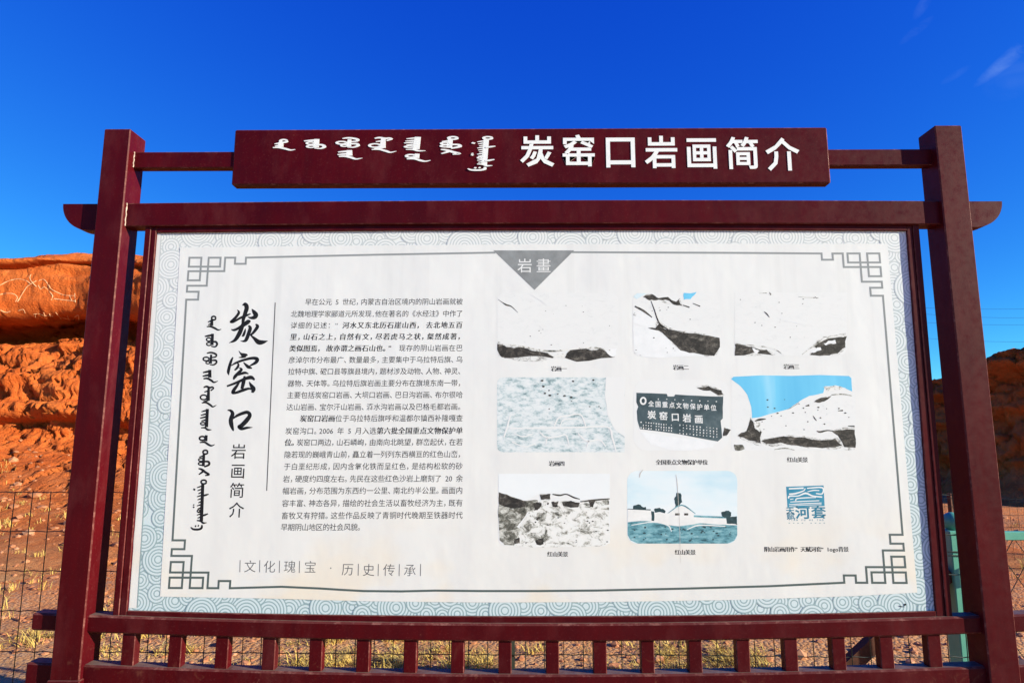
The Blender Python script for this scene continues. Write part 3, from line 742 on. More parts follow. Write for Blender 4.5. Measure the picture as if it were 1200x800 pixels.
# pale margin strip at the left edge with its thin rule
mb = MB()
P = [ppx(184, 274), ppx(188.5, 274), ppx(160, 712), ppx(151, 712)]
fill(mb, P, Y_SHEET, 0); line_path(mb, [ppx(189, 276), ppx(161, 711)], .004, Y_L1, 1)
mb.build('margin_strip', [CLOTH, RING_LINE], panel)
# inner white field
top = [ppx(211, 290), ppx(400, 288), ppx(640, 286), ppx(860, 285.5), ppx(1040, 285.6)]
bot = [ppx(1075, 693.8), ppx(1000, 698), ppx(860, 702.5), ppx(700, 705), ppx(560, 705.5), ppx(433, 704), ppx(300, 700.5), ppx(187.5, 698.6)]
mb = MB(); fill(mb, top+bot, Y_SHEET); mb.build('white_field', CLOTH, panel)

# fret corners and border rule
LW = .0086
k4 = zoom(5.714, 150, 260)
def knot(ax, az_, sx, sz, z_ext_x, z_ext_z):
    """sx, sz = +-1 inward directions from the outer corner; returns (path to horizontal rule end, path to vertical rule end)"""
    x0 = 0; x1 = .0535; x2 = .0862; x3 = .1395; x4 = .1600; x5 = .2050; x6 = .2530
    y0 = 0; y1 = .0410; y2 = .0615; y3 = .1030; y4 = .1275; y5 = .1545; y6 = .1900
    T = lambda x, y: (ax+sx*x, az_+sz*y)
    paths = [[T(x1, y3), T(x1, y0), T(x0, y0), T(x0, y1), T(x3, y1), T(x3, y0), T(x2, y0), T(x2, y4), T(x0, y4), T(x0, y5), T(x1*.98, y5), T(x1*.98, y6), T(x0, y6)],
             [T(x1, y3), T(x0, y3), T(x0, y2), T(x4, y2), T(x4, y0), T(x5, y0), T(x5, y1*.69), T(x6, y1*.69), T(x6, y0)]]
    return paths, T(x6, y0), T(x0, y6)
mb = MB(); ends = {}
for key, px, py, sx, sz in (('tl', 222.1, 302, 1, -1), ('tr', 1030.5, 296.9, -1, -1), ('bl', 198, 688.4, 1, 1), ('br', 1062.5, 682.5, -1, 1)):
    o = ppx(px, py); P, eh, ev = knot(o[0], o[1], sx, sz, 0, 0); ends[key] = (eh, ev)
    for p in P: line_path(mb, p, LW, Y_L1)
tA, tB = ppx(579.5, 296), ppx(671.5, 295.5)
line_path(mb, [ends['tl'][0], ppx(440, 298.5), tA], LW, Y_L1); line_path(mb, [tB, ppx(860, 296.3), ends['tr'][0]], LW, Y_L1)
line_path(mb, [ends['tl'][1], ends['bl'][1]], LW, Y_L1); line_path(mb, [ends['tr'][1], ends['br'][1]], LW, Y_L1)
line_path(mb, [ends['bl'][0], ppx(330, 687), ppx(375, 689), ppx(400, 690.6), ppx(426, 692), ppx(470, 692.4), ppx(510, 691.5), ppx(563, 692), ppx(630, 692), ppx(700, 691.4), ppx(800, 689.2), ppx(900, 686.4), ends['br'][0]], LW, Y_L1)
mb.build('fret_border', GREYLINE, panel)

# triangle badge
mb = MB(); z5 = zoom(3.871, 560, 280)
fill(mb, [ppx(*z5(70, 52)), ppx(*z5(437, 52)), ppx(*z5(257, 231))], Y_L2, 0)
for ch, cx in (('岩', 213), ('畫', 298)):
    c = ppx(*z5(cx, 122)); put_char(mb, ch, c[0], c[1], .066, .066, Y_L3, .0, 1)
mb.build('triangle_badge', [TRI, PRINTWHITE], panel)

# brush title
zA, zB = zoom(8.886, 255, 345), zoom(8.42, 255, 420)
T1 = [(zA, s) for s in [[(258, 112, 8), (288, 104, 42), (303, 140, 46), (284, 205, 40), (268, 260, 34), (262, 310, 26)], [(203, 158, 4), (222, 185, 26), (200, 225, 28), (160, 268, 30), (138, 285, 24), (165, 286, 20), (230, 248, 24), (290, 222, 26), (345, 200, 10)], [(356, 150, 5), (376, 178, 36), (398, 212, 50), (382, 238, 42), (345, 243, 24), (314, 232, 6)],
     [(140, 362, 6), (170, 370, 24), (215, 352, 28), (270, 318, 38), (318, 284, 44), (344, 276, 16)], [(272, 285, 30), (250, 350, 42), (222, 415, 44), (180, 475, 32), (120, 504, 4)], [(290, 355, 6), (284, 385, 22), (268, 425, 26), (250, 432, 6)], [(322, 322, 16), (340, 350, 36), (322, 410, 38), (298, 470, 36), (270, 486, 20), (238, 482, 4)],
     [(396, 308, 14), (416, 332, 34), (386, 380, 30), (345, 425, 20)], [(340, 420, 10), (378, 452, 28), (425, 494, 50), (470, 496, 40), (524, 482, 3)]]]
T2 = [(zA, s) for s in [[(220, 586, 5), (240, 612, 18), (270, 632, 46), (300, 630, 28), (306, 640, 10)], [(220, 656, 6), (260, 652, 20), (295, 645, 18)], [(160, 652, 12), (142, 690, 26), (126, 740, 30), (112, 805, 30), (118, 840, 5)], [(140, 742, 8), (190, 712, 22), (270, 682, 26), (360, 662, 30), (412, 672, 38), (400, 705, 34), (350, 735, 18), (318, 752, 4)]]]+\
     [(zB, s) for s in [[(192, 40, 8), (206, 60, 20), (196, 88, 24), (168, 116, 14)], [(255, 36, 8), (280, 62, 24), (306, 84, 32), (340, 96, 10)], [(214, 90, 8), (236, 108, 26), (204, 142, 28), (172, 178, 32), (156, 206, 14)], [(180, 172, 10), (225, 152, 24), (270, 140, 26), (306, 150, 8)],
     [(92, 272, 18), (122, 262, 20), (190, 236, 26), (270, 200, 30), (330, 186, 38), (366, 210, 16)], [(268, 172, 18), (258, 225, 36), (240, 300, 30)], [(222, 228, 6), (196, 262, 24), (160, 312, 34), (150, 338, 26), (190, 334, 26), (250, 312, 30), (310, 296, 22), (345, 310, 8)], [(312, 228, 6), (330, 262, 30), (354, 300, 44), (342, 336, 22)]]]
T3 = [(zB, s) for s in [[(98, 508, 10), (130, 514, 26), (148, 545, 38), (132, 600, 42), (136, 650, 42), (152, 700, 22), (156, 715, 4)], [(150, 595, 10), (190, 564, 26), (250, 538, 32), (296, 530, 34), (318, 560, 38), (284, 612, 44), (236, 660, 42), (212, 672, 34), (236, 692, 30), (290, 682, 24), (346, 678, 4)]]]
for T in (T1, T2, T3):
    mb = MB()
    for i, (zz, s) in enumerate(T): brush(mb, s, lambda x, y, zz=zz: ppx(*zz(x, y)), Y_L1-.00001*i, 8)
    mb.build('title_character', INK, panel)
zC = zoom(7.617, 255, 510); mb = MB()
for ch, x, y in (('岩', 188, 145), ('画', 181, 320), ('简', 173, 492), ('介', 168, 666)):
    c = ppx(*zC(x, y)); put_char(mb, ch, c[0], c[1], .064, .064, Y_L1, .004)
mb.build('subtitle_text', INK, panel)
# vertical script column
zD = zoom(6.15, 215, 360)
for W in WORDS:
    mb = MB()
    for i, s in enumerate(W): brush(mb, s, lambda x, y: ppx(*zD(x, y)), Y_L1-.00001*i, 4, 0, 0, 1.25)
    mb.build('script_word', INK, panel)
mb = MB(); line_path(mb, [ppx(322.5, 355), ppx(312.6, 574)], .0042, Y_L1); mb.build('divider_line', THINLINE, panel)

# body text: * toggles the bold brush face
BODY = ['　　早在公元 5 世纪，内蒙古自治区境内的阴山岩画就被', '北魏地理学家郦道元所发现,他在著名的《水经注》中作了', '详细的记述：“*河水又东北历石崖山西， 去北地五百*', '*里，山石之上，自然有文，尽若虎马之状，粲然成著，*', '*类似图焉， 故亦谓之画石山也。”* 现存的阴山岩画在巴', '彦淖尔市分布最广、数量最多，主要集中于乌拉特后旗、乌', '拉特中旗、磴口县等旗县境内，题材涉及动物、人物、神灵、', '器物、天体等。乌拉特后旗岩画主要分布在旗境东南一带，', '主要包括炭窑口岩画、大坝口岩画、巴日沟岩画、布尔很哈', '达山岩画、宝尔汗山岩画、滴水沟岩画以及巴格毛都岩画。',
        '　　*炭窑口岩画*位于乌拉特后旗呼和温都尔镇西补隆嘎查', '炭窑沟口。2006 年 5 月入选*第六批全国重点文物保护单*', '*位。*炭窑口两边，山石嶙峋，由南向北眺望，群峦起伏，在若', '隐若现的巍峨青山前，矗立着一列列东西横亘的红色山峦，', '于白垩纪形成，因内含氧化铁而呈红色，是结构松软的砂', '岩，硬度约四度左右。先民在这些红色沙岩上磨刻了 20 余', '幅岩画，分布范围为东西约一公里、南北约半公里。画面内', '容丰富、神态各异，描绘的社会生活以畜牧经济为主，既有', '畜牧又有狩猎。这些作品反映了青铜时代晚期至铁器时代', '早期阴山地区的社会风貌。']
mb = MB()
ys = [354, 368, 381.4, 394.8, 408.3, 421.8, 435.4, 449.3, 463, 477, 490.4, 505, 518.4, 532.6, 546.6, 561, 575, 589.6, 604, 617.6]
for i, (s, y) in enumerate(zip(BODY, ys)):
    xl = 341.5-(12.5*i/19); a = ppx(xl, y); b = ppx(542.5, y-.6)
    bold = False; seq = []
    for ch in s:
        if ch == '*': bold = not bold; continue
        w = 1.0 if ord(ch) > 0x2000 else .5
        if ch in '，、。' : w = .72
        seq.append((ch, bold, w))
    tot = sum(w for _, _, w in seq)
    if i == 19: tot = 26*1.0
    acc = 0
    for ch, bo, w in seq:
        t = (acc+w/2)/tot; acc += w
        put_char(mb, ch, a[0]+(b[0]-a[0])*t+(.004 if ch in '，、。' else 0), a[1]+(b[1]-a[1])*t, (.0292, .0300)[0], .0300, Y_L1, .002, 1 if bo else 0, .10 if bo else .04, 2 if bo else 1)
mb.build('body_text', [INKBODY, INK], panel)

# slogan line
zE = zoom(3.333, 150, 620)
for ch, x, y in (('文', 477, 145), ('化', 553, 146), ('瑰', 632, 146), ('宝', 712, 147), ('·', 792, 150), ('历', 858, 157), ('史', 940, 159), ('传', 1020, 159), ('承', 1101, 160)):
    mb = MB(); c = ppx(*zE(x, y)); put_char(mb, ch, c[0], c[1], .050, .050, Y_L1, -.006); mb.build('slogan_character', THINLINE, panel)
for x, y in ((438, 143), (515, 143), (592, 145), (670, 146), (900, 157), (978, 158), (1060, 158), (1143, 158)):
    mb = MB(); line_path(mb, [ppx(*zE(x, y-22)), ppx(*zE(x-1, y+22))], .0028, Y_L1); mb.build('slogan_rule', THINLINE, panel)

# captions
for s, cx, cy in (('岩画一', 655, 432), ('岩画二', 798, 430.5), ('岩画三', 927.5, 429.5), ('岩画四', 652.5, 543), ('全国重点文物保护单位', 799, 541.5), ('红山美景', 934.5, 538.5), ('红山美景', 653.5, 649), ('红山美景', 803, 646.8), ('阴山岩画用作”天赋河套“logo背景', 945, 643.3)):
    mb = MB(); wd = sum(1 if ord(c) > 0x2000 else .56 for c in s)*6.1
    put_text(mb, s, cx-wd/2, cx+wd/2, cy, 6.3, Y_L1, .0, None, 0, 3); mb.build('caption', INKBODY, panel)

# ---------------- the eight printed photographs and the logo
rq = random.Random(5)
def photo(zf, outline, basemat, layers, specks=None, lines=()):
    """outline in enlarged-photo units; layers = (polygon, material, roughness)"""
    mats = [basemat]; mb = MB(); P = lambda q: ppx(*zf(*q))
    fill(mb, [P(q) for q in outline], Y_L1, 0)
    def slot(m):
        if m not in mats: mats.append(m)
        return mats.index(m)
    for i, (poly, m, amp) in enumerate(layers):
        if m is PH_DARK and amp:                      # broken grey fringe round each dark mass
            A = np.array(poly, float); c0 = A.mean(0)
            fill(mb, rough_poly([P(q) for q in np.clip(c0+(A-c0)*np.array((1.06, 1.28)), np.min(outline, 0)+4, np.max(outline, 0)-4)], .10, 2, rq), Y_L1-.00006-.000002*i, slot(PH_HALO))
        Q = rough_poly([P(q) for q in poly], amp, 2 if amp else 0, rq)
        fill(mb, Q, Y_L2-.00002*i, slot(m))
    for pts, m in lines:
        brush(mb, pts, lambda x, y: ppx(*zf(x, y)), Y_L3, 4, slot(m))
    if specks:
        x0, x1, y0, y1, n, m, r = specks
        for k in range(n):
            x, y = rq.uniform(x0, x1), rq.uniform(y0, y1); q = rq.uniform(.4, 1)*r
            fill(mb, [P((x+q*rq.uniform(.6, 1.6)*math.cos(t), y+q*.7*math.sin(t))) for t in (0, 1.1, 2.2, 3.3, 4.4, 5.4)], Y_L3-.00001, slot(m))
    return mb.build('photograph', mats, panel)
D = PH_DARK
photo(z5, rrect(88, 245, 635, 540, 34), PH_SOFT,
      [([(88, 475), (130, 490), (200, 490), (280, 510), (345, 535), (340, 540), (122, 540), (100, 528), (90, 508)], D, .10), ([(393, 538), (420, 505), (500, 500), (570, 502), (605, 522), (616, 537)], D, .12), ([(340, 537), (360, 522), (395, 520), (392, 538)], PH_SPECK, .1), ([(570, 500), (632, 495), (625, 528), (612, 535)], PH_PALE, .1)],
      (95, 620, 300, 480, 12, D, 3), [([(92, 274, 1), (112, 288, 3), (130, 299, 7), (152, 306, 4), (182, 334, 1)], D), ([(235, 250, 1), (280, 275, 3), (310, 300, 1)], PH_PALE), ([(90, 470, 3), (200, 488, 7), (320, 508, 8), (420, 500, 6), (520, 492, 7), (600, 505, 4)], PH_SPECK)])
photo(z5, rrect(702, 245, 1098, 533, 36), PH_SOFT,
      [([(704, 385), (760, 400), (810, 412), (870, 460), (918, 505), (1000, 522), (1060, 532), (740, 533), (710, 520)], PH_PALE, .05), ([(704, 330), (750, 320), (800, 360), (808, 400), (770, 404), (704, 380)], PH_PALE, .05),
       ([(770, 402), (805, 405), (820, 385), (870, 410), (930, 425), (1000, 430), (1096, 448), (1098, 490), (1072, 530), (1000, 520), (920, 505), (880, 465), (820, 415)], D, .06), ([(750, 265), (790, 250), (820, 268), (900, 285), (915, 268), (928, 302), (880, 292), (820, 275), (780, 278)], D, .2), ([(935, 244), (992, 240), (966, 272), (934, 276)], PH_SKY, .1), ([(706, 262), (722, 246), (770, 246), (745, 258), (720, 272)], PH_SKYPALE, .05)],
      (705, 1090, 300, 520, 16, D, 4), [([(785, 280, 3), (800, 320, 5), (815, 365, 6), (830, 390, 8), (865, 412, 4)], D), ([(712, 305, 6), (750, 325, 10), (790, 355, 4)], D), ([(930, 300, 4), (960, 310, 6)], D), ([(975, 292, 3), (1008, 305, 5)], D), ([(826, 385, 3), (848, 405, 5), (868, 410, 2)], PRINTWHITE)])
z6 = zoom(4.615, 840, 280)
photo(z6, rrect(97, 290, 703, 630, 40, (0, 0, 1, 0)), PH_SOFT,
      [([(97, 568), (160, 580), (210, 590), (270, 598), (310, 628), (97, 630)], D, .1), ([(190, 590), (232, 606), (218, 622), (200, 608)], PH_PALE, .2), ([(505, 627), (540, 590), (522, 580), (545, 555), (620, 535), (703, 525), (694, 585), (655, 618), (610, 629)], D, .08), ([(505, 606), (560, 585), (565, 600), (520, 615)], PH_PALE, .2), ([(570, 565), (640, 545), (645, 565), (590, 575)], PH_PALE, .2)],
      (110, 690, 300, 540, 14, D, 4), [([(255, 392, 2), (270, 405, 7), (285, 424, 2)], D), ([(285, 288, 2), (292, 302, 8)], D), ([(345, 440, 1), (410, 448, 4), (490, 470, 1)], PH_PALE), ([(230, 294, 2), (270, 292, 4)], PH_ROUGH), ([(440, 312, 1), (490, 316, 3), (550, 318, 2)], PH_ROUGH), ([(97, 560, 3), (200, 576, 6), (300, 590, 6), (360, 626, 3)], PH_SPECK), ([(460, 625, 3), (520, 580, 7), (600, 535, 7), (700, 522, 5)], PH_SPECK)])
z7 = zoom(4, 570, 430)
wl_ = PRINTWHITE
photo(z7, rrect(50, 48, 648, 398, 28, (1, 0, 0, 1)), PH_STONE, [([(560, 46), (652, 46), (652, 330), (600, 290), (566, 220), (555, 130)], PRINTWHITE, .03)],
      (250, 560, 60, 200, 16, D, 7), [([(82, 328, 8), (98, 280, 9), (112, 225, 6)], wl_), ([(108, 286, 7), (300, 284, 9), (440, 282, 8), (568, 280, 8), (590, 330, 9), (608, 394, 7)], wl_), ([(318, 276, 6), (340, 236, 8), (380, 228, 8), (440, 222, 7), (466, 276, 6)], wl_), ([(345, 275, 4), (365, 246, 6), (430, 240, 5)], wl_),
       ([(250, 305, 5), (280, 328, 8), (330, 326, 8), (372, 318, 7), (388, 366, 5)], wl_), ([(285, 330, 5), (278, 365, 5)], wl_), ([(430, 310, 6), (470, 345, 8), (530, 340, 8), (560, 372, 5)], wl_), ([(480, 345, 5), (470, 375, 5)], wl_), ([(130, 310, 4), (170, 325, 6), (220, 312, 4)], wl_), ([(120, 350, 4), (180, 372, 5), (230, 360, 4)], wl_)])
o = photo(z7, rrect(690, 60, 1138, 390, 60), PRINTWHITE,
      [([(720, 300), (900, 330), (1080, 352), (1060, 375), (960, 390), (860, 388), (770, 360)], PH_PALE, .03), ([(985, 96), (1040, 88), (1100, 108), (1112, 128), (1085, 132), (1050, 110)], D, .12), ([(1108, 322), (1114, 284), (1146, 293), (1128, 318)], D, .08),
       ([(703, 120), (845, 125), (850, 137), (880, 137), (885, 128), (1110, 138), (1108, 240), (1098, 250), (1105, 330), (1085, 348), (720, 290), (708, 250), (705, 205), (712, 185), (703, 165)], PH_TABLET, .015)], None, [(ring_pts(735, 158, 12, 15, 8), wl_)])
mb = MB()
for k, ch in enumerate('全国重点文物保护单位'):
    c = ppx(*z7(772+k*32.5, 172+k*2.1)); put_char(mb, ch, c[0], c[1], .024, .026, Y_L4, .016)
for k, ch in enumerate('炭窑口岩画'):
    c = ppx(*z7(775+k*55, 224+k*5.2)); put_char(mb, ch, c[0], c[1], .036, .036, Y_L4, .022)
for (x0, x1, y0, dy, rows, n) in ((722, 865, 255, .10, 3, 13), (905, 1078, 268, .10, 4, 12), (765, 1075, 145, .045, 1, 9)):
    for r_ in range(rows):
        for k in range(n):
            x = x0+(x1-x0)*k/(n-1); y = y0+r_*13+(x-x0)*dy; w, h = rq.uniform(3, 6), rq.uniform(3, 8)
            if rq.random() < .85: fill(mb, [ppx(*z7(x, y)), ppx(*z7(x+w, y)), ppx(*z7(x+w, y+h)), ppx(*z7(x, y+h))], Y_L4)
mb.build('tablet_lettering', PRINTWHITE, panel)
z8 = zoom(4.615, 840, 430)
photo(z8, rrect(78, 48, 750, 450, 18), PH_SOFT,
      [([(78, 65), (90, 52), (715, 48), (728, 60), (732, 132), (690, 112), (640, 100), (582, 112), (575, 140), (500, 155), (440, 190), (390, 225), (300, 250), (240, 268), (190, 276), (186, 215), (165, 150), (130, 105)], PH_SKY, .025),
       ([(240, 400), (300, 385), (380, 375), (470, 378), (560, 395), (640, 385), (680, 425), (640, 434), (500, 432), (420, 422), (270, 415)], D, .08), ([(620, 345), (700, 336), (746, 338), (750, 436), (690, 432), (680, 410), (655, 370)], D, .08), ([(183, 278), (205, 310), (242, 350), (236, 412), (175, 395), (112, 370), (160, 345)], D, .1), ([(198, 292), (236, 300), (232, 350), (205, 330)], PH_SPECK, .1), ([(525, 188), (580, 164), (620, 155), (590, 180), (550, 192)], D, .1), ([(93, 418), (140, 420), (150, 442), (100, 450)], PH_ROUGH, .1), ([(575, 108), (640, 98), (700, 112), (650, 122), (600, 130)], PH_SPECK, .1)],
      (240, 720, 160, 360, 26, D, 6), [([(520, 262, 2), (530, 278, 6), (540, 290, 2)], D), ([(655, 236, 3), (682, 234, 8)], D), ([(205, 292, 4), (230, 284, 12), (265, 280, 4)], D), ([(480, 210, 4), (500, 206, 10)], D), ([(540, 345, 3), (560, 350, 10), (600, 342, 6), (640, 348, 5)], D), ([(440, 195, 2), (400, 220, 4), (380, 230, 2)], PH_ROUGH), ([(620, 150, 4), (680, 146, 7), (730, 155, 4)], PH_ROUGH), ([(310, 445, 3), (370, 438, 7), (420, 448, 3)], PH_ROUGH), ([(710, 318, 4), (745, 320, 8)], D)])
z9 = zoom(4, 570, 540)
photo(z9, rrect(56, 58, 580, 398, 36, (0, 0, 1, 1)), PRINTWHITE,
      [([(56, 60), (578, 60), (578, 175), (440, 182), (380, 152), (250, 152), (180, 185), (56, 145)], flat('photo_faint_sky', (.77, .785, .79), .65, .2, .03, 5), .0), ([(150, 320), (200, 240), (260, 185), (440, 190), (575, 180), (580, 385), (540, 398), (80, 396)], PH_SPECK, .03), ([(58, 330), (130, 300), (160, 320), (130, 394), (85, 392), (62, 370)], PH_ROUGH, .05),
       ([(58, 145), (130, 172), (185, 186), (240, 182), (240, 225), (190, 240), (165, 280), (140, 310), (60, 330)], PH_ROUGH, .06), ([(58, 146), (130, 172), (188, 188), (180, 215), (120, 222), (58, 200)], D, .06), ([(355, 190), (438, 194), (430, 216), (360, 210)], D, .1), ([(305, 190), (337, 188), (335, 216), (310, 215)], D, .15), ([(478, 184), (514, 180), (500, 216), (485, 214)], D, .1), ([(250, 158), (300, 153), (300, 178), (256, 180)], D, .1), ([(216, 200), (258, 196), (250, 220), (225, 232)], D, .15), ([(130, 365), (155, 358), (160, 385), (135, 388)], D, .2), ([(228, 370), (265, 362), (268, 388), (235, 390)], D, .2)],
      (170, 570, 225, 390, 22, D, 5), [([(440, 190, 5), (510, 182, 8), (578, 176, 5)], D), ([(310, 155, 5), (345, 160, 8), (375, 155, 5), (410, 170, 7), (438, 178, 4)], D), ([(235, 268, 14), (244, 272, 14)], D), ([(285, 198, 10), (292, 200, 10)], D)])
zz = z9
photo(zz, rrect(660, 46, 1176, 386, 46), PH_SKYPALE,
      [([(662, 240), (1174, 262), (1176, 345), (1162, 372), (1130, 386), (710, 386), (675, 370), (662, 345)], PH_TEAL, .0), ([(690, 208), (712, 202), (748, 214), (745, 228), (690, 226)], PH_TREE, .2), ([(785, 226), (812, 218), (840, 234), (836, 244), (790, 242)], PH_TREE, .2), ([(1100, 240), (1122, 232), (1148, 240), (1140, 262), (1108, 260)], PH_TREE, .2),
       ([(662, 224), (770, 228), (778, 240), (860, 246), (975, 262), (1130, 268), (1174, 262), (1175, 300), (1120, 298), (1000, 290), (900, 305), (860, 300), (790, 284), (720, 280), (662, 286)], PH_WALL, .02), ([(858, 240), (915, 206), (972, 240), (972, 296), (900, 304), (858, 300)], PH_WALL, .0), ([(1124, 262), (1174, 258), (1176, 298), (1126, 292)], PH_TREE, .05),
       ([(885, 216), (880, 176), (892, 147), (910, 150), (918, 192), (905, 212)], PH_TREE, .15), ([(884, 244), (906, 244), (906, 254), (884, 254)], D, 0), ([(927, 244), (946, 244), (946, 254), (927, 254)], D, 0), ([(772, 234), (786, 236), (786, 280), (774, 278)], PH_TREE, .05)],
      (680, 1160, 305, 375, 34, PH_TREE, 7), [([(850, 244, 2), (915, 206, 6), (980, 246, 3)], PH_TEAL), ([(662, 224, 3), (770, 228, 5)], PH_TREE), ([(680, 300, 3), (780, 285, 5), (850, 300, 6), (868, 330, 3)], PH_WALL), ([(940, 320, 3), (1000, 300, 6), (1120, 305, 4)], PH_WALL)])
mb = MB()
brush(mb, [(718, 76, 3), (722, 56, 5), (735, 40, 2)], lambda x, y: ppx(*z9(x, y)), Y_L4, 4)
brush(mb, [(888, 62, 1.5), (894, 100, 3), (900, 200, 1.8), (906, 320, 1.8), (910, 478, 1)], lambda x, y: ppx(*z9(x, y)), Y_L4, 4)
mb.build('crack', flat('crack_line', (.55, .52, .48), .8), panel)
# logo
zL = zoom(7.617, 880, 555); mb = MB()
fill(mb, [ppx(*zL(*q)) for q in ((314, 114), (648, 102), (658, 286), (326, 298))], Y_L1, 0)
for s in [[(338, 132, 12), (470, 126, 14)], [(340, 180, 12), (400, 174, 14), (470, 150, 10), (484, 128, 8)], [(500, 128, 10), (636, 122, 13), (636, 176, 12), (580, 174, 9)], [(505, 158, 7), (560, 146, 10), (610, 148, 8)], [(334, 218, 12), (346, 198, 14), (420, 196, 10), (488, 172, 16), (550, 196, 12), (636, 206, 12)], [(400, 240, 9), (410, 220, 10), (500, 212, 10), (580, 210, 7)],
          [(350, 250, 6), (420, 246, 9), (610, 238, 8)], [(340, 272, 6), (480, 264, 8), (630, 258, 7)], [(340, 288, 5), (420, 280, 6), (630, 272, 6)], [(350, 226, 8), (380, 222, 6)]]:
    brush(mb, s, lambda x, y: ppx(*zL(x, y)), Y_L2, 4, 1)
for ch, x, y, s, o in (('天', 350, 328, .030, .02), ('赋', 356, 376, .030, .012), ('河', 462, 346, .052, .024), ('套', 604, 344, .052, .018)):
    c = ppx(*zL(x, y)); put_char(mb, ch, c[0], c[1], s*1.15, s, Y_L1, o, 2)
for s, y, x0, x1 in (('TIAN FU HE TAO', 411, 330, 652),):
    put_text(mb, s, *[zL(x0, y)[0], zL(x1, y)[0]], zL(330, y)[1], 2.6, Y_L1, .01, None, 2)
for k in range(9):
    if k == 4: continue
    x = 336+k*39; fill(mb, [ppx(*zL(x, 434)), ppx(*zL(x+13, 434)), ppx(*zL(x+13, 442)), ppx(*zL(x, 442))], Y_L1, 3)
mb.build('logo_print', [LOGO, PRINTWHITE, LOGOTXT, RING_LINE], panel)
mb = MB(); fill(mb, [ppx(*zoom(4.446, 860, 540)(x, y)) for x, y in ((884, 745), (893, 740), (900, 747), (890, 754))], Y_L4); brush(mb, [(858, 752, 2), (870, 756, 4), (890, 758, 2)], lambda x, y: ppx(*zoom(4.446, 860, 540)(x, y)), Y_L4)
mb.build('torn_hole', INK, panel)

# ================================================================== FENCES AND GATE
WIRE = flat('dark_green_wire', (.008, .012, .008), .5, .4, .3, 30)
GREEN = None
def green_mat():
    m, N, L, b = new_mat('green_gate_paint', .45, .4)
    P = n_pos(N)
    c = n_ramp(N, L, n_noise(N, L, 6, 5, .6, P), [(.3, (.075, .30, .215)), (.7, (.12, .37, .275))])
    c = n_mix(N, L, n_ramp(N, L, n_noise(N, L, 40, 5, .7, P), [(.66, (0,)*3), (.74, (.7,)*3)]), c, (.16, .10, .06))
    L.new(c, b.inputs['Base Color']); n_bump(N, L, b, n_noise(N, L, 90, 3, .6, P), .1, .002); return m
GREEN = green_mat()
RUST = flat('rusty_steel', (.085, .030, .018), .8, .2, .4, 18)
YF = .80
fence = empty('wire_fence', (-1.2, YF, 0))
tag(fence, 'dark welded wire mesh fence just behind the sign', 'fence')
FX0, FX1 = -6.0, 2.36
rz = random.Random(21)
for z in (1.287, 1.083, .881, .679, .476, .274, .08):
    mb = MB(); pts = []
    x = FX0; ph = rz.random()
    while x < FX1:
        # small crimp between the stays
        pts.append((x, YF, z+.006*mn.noise((x*.8, z, 0))))
        pts.append((x+.05, YF, z-.004+.006*mn.noise((x*.8, z, 0)))); x += .1
    pts.append((FX1, YF, z)); tube(mb, pts, .0026, 5); mb.build('horizontal_wire', WIRE, fence)
k = 0; x = -5.985
while x < FX1-.03:
    mb = MB(); pts = []
    for j in range(13):
        z = 1.29-j*1.25/12; pts.append((x+.006*mn.noise((x*3, z*1.5, 2)), YF-.004, z))
    tube(mb, pts, .0025, 5); mb.build('vertical_wire', WIRE, fence); x += .0983
for x in (-6.0, -2.40, -.065, FX1-.028):
    mb = MB(); tube(mb, [(x, YF+.026, -.25), (x, YF+.026, 1.27)], .02 if x < 2 else .012, 8); mb.build('fence_post', WIRE, fence)

# green gate post with ball finial, and the gate leaf beside it
YG = .955
gp = empty('gate_post', (2.399, YG+.06, 0))
tag(gp, 'green painted steel gate post topped with a ball', 'post')
mb = MB(); bev_beam(mb, 2.346, 2.452, YG, YG+.106, -.2, 1.055, .005, None, 1, 0, 0); mb.build('shaft', GREEN, gp)
mb = MB(); bev_beam(mb, 2.340, 2.458, YG-.006, YG+.112, 1.053, 1.075, .004, None, 1, 0, 0); mb.build('cap', GREEN, gp)
bm = bmesh.new(); bmesh.ops.create_uvsphere(bm, u_segments=20, v_segments=12, radius=.052)
for v in bm.verts: v.co = Vector((v.co.x+2.399, v.co.y+YG+.053, v.co.z+1.118))
bm.verts.index_update(); link_mesh('ball_finial', [v.co[:] for v in bm.verts], [tuple(v.index for v in f.verts) for f in bm.faces], GREEN, gp, smooth=True); bm.free()
for z in (.965, .945):
    mb = MB(); tube(mb, [(2.32, YG-.004, z), (2.340, YG-.006, z+.002), (2.46, YG-.005, z)], .003, 5); mb.build('tie_wire', WIRE, gp)
mb = MB(); tube(mb, [(2.433, YG+.002, .90), (2.432, YG-.022, .895), (2.432, YG-.022, .80), (2.433, YG+.002, .795)], .005, 6); mb.build('latch_handle', WIRE, gp)
# timber stay propping the post, running down to the ground behind the rails
br = at(996, 778, YG+.05); bt = at(1032, 744, YG+.05); dv = (bt-br)
s0 = br+dv*(-(br.z+.12)/dv.z); s1 = br+dv*((2.346-br.x)/dv.x)
mb = MB(); L_ = (s1-s0).length; dirv = (s1-s0).normalized(); up = Vector((0, 1, 0)); sd = dirv.cross(up).normalized()
vv = []
for c in (s0, s1):
    for a, b in ((-1, -1), (1, -1), (1, 1), (-1, 1)): vv.append(c+sd*a*.037+up*b*.03)
mb.add(vv, [(3, 2, 1, 0), (4, 5, 6, 7), (0, 1, 5, 4), (1, 2, 6, 5), (2, 3, 7, 6), (3, 0, 4, 7)])
o = mb.build('brace', RUST, gp); o['label'] = 'dark rusty slanted brace'
gate = empty('gate_leaf', (3.4, YG+.05, 0.05))
tag(gate, 'green gate leaf filled with chain link mesh', 'gate')
G0, G1, Z0, Z1 = 2.468, 5.2, .12, 1.067
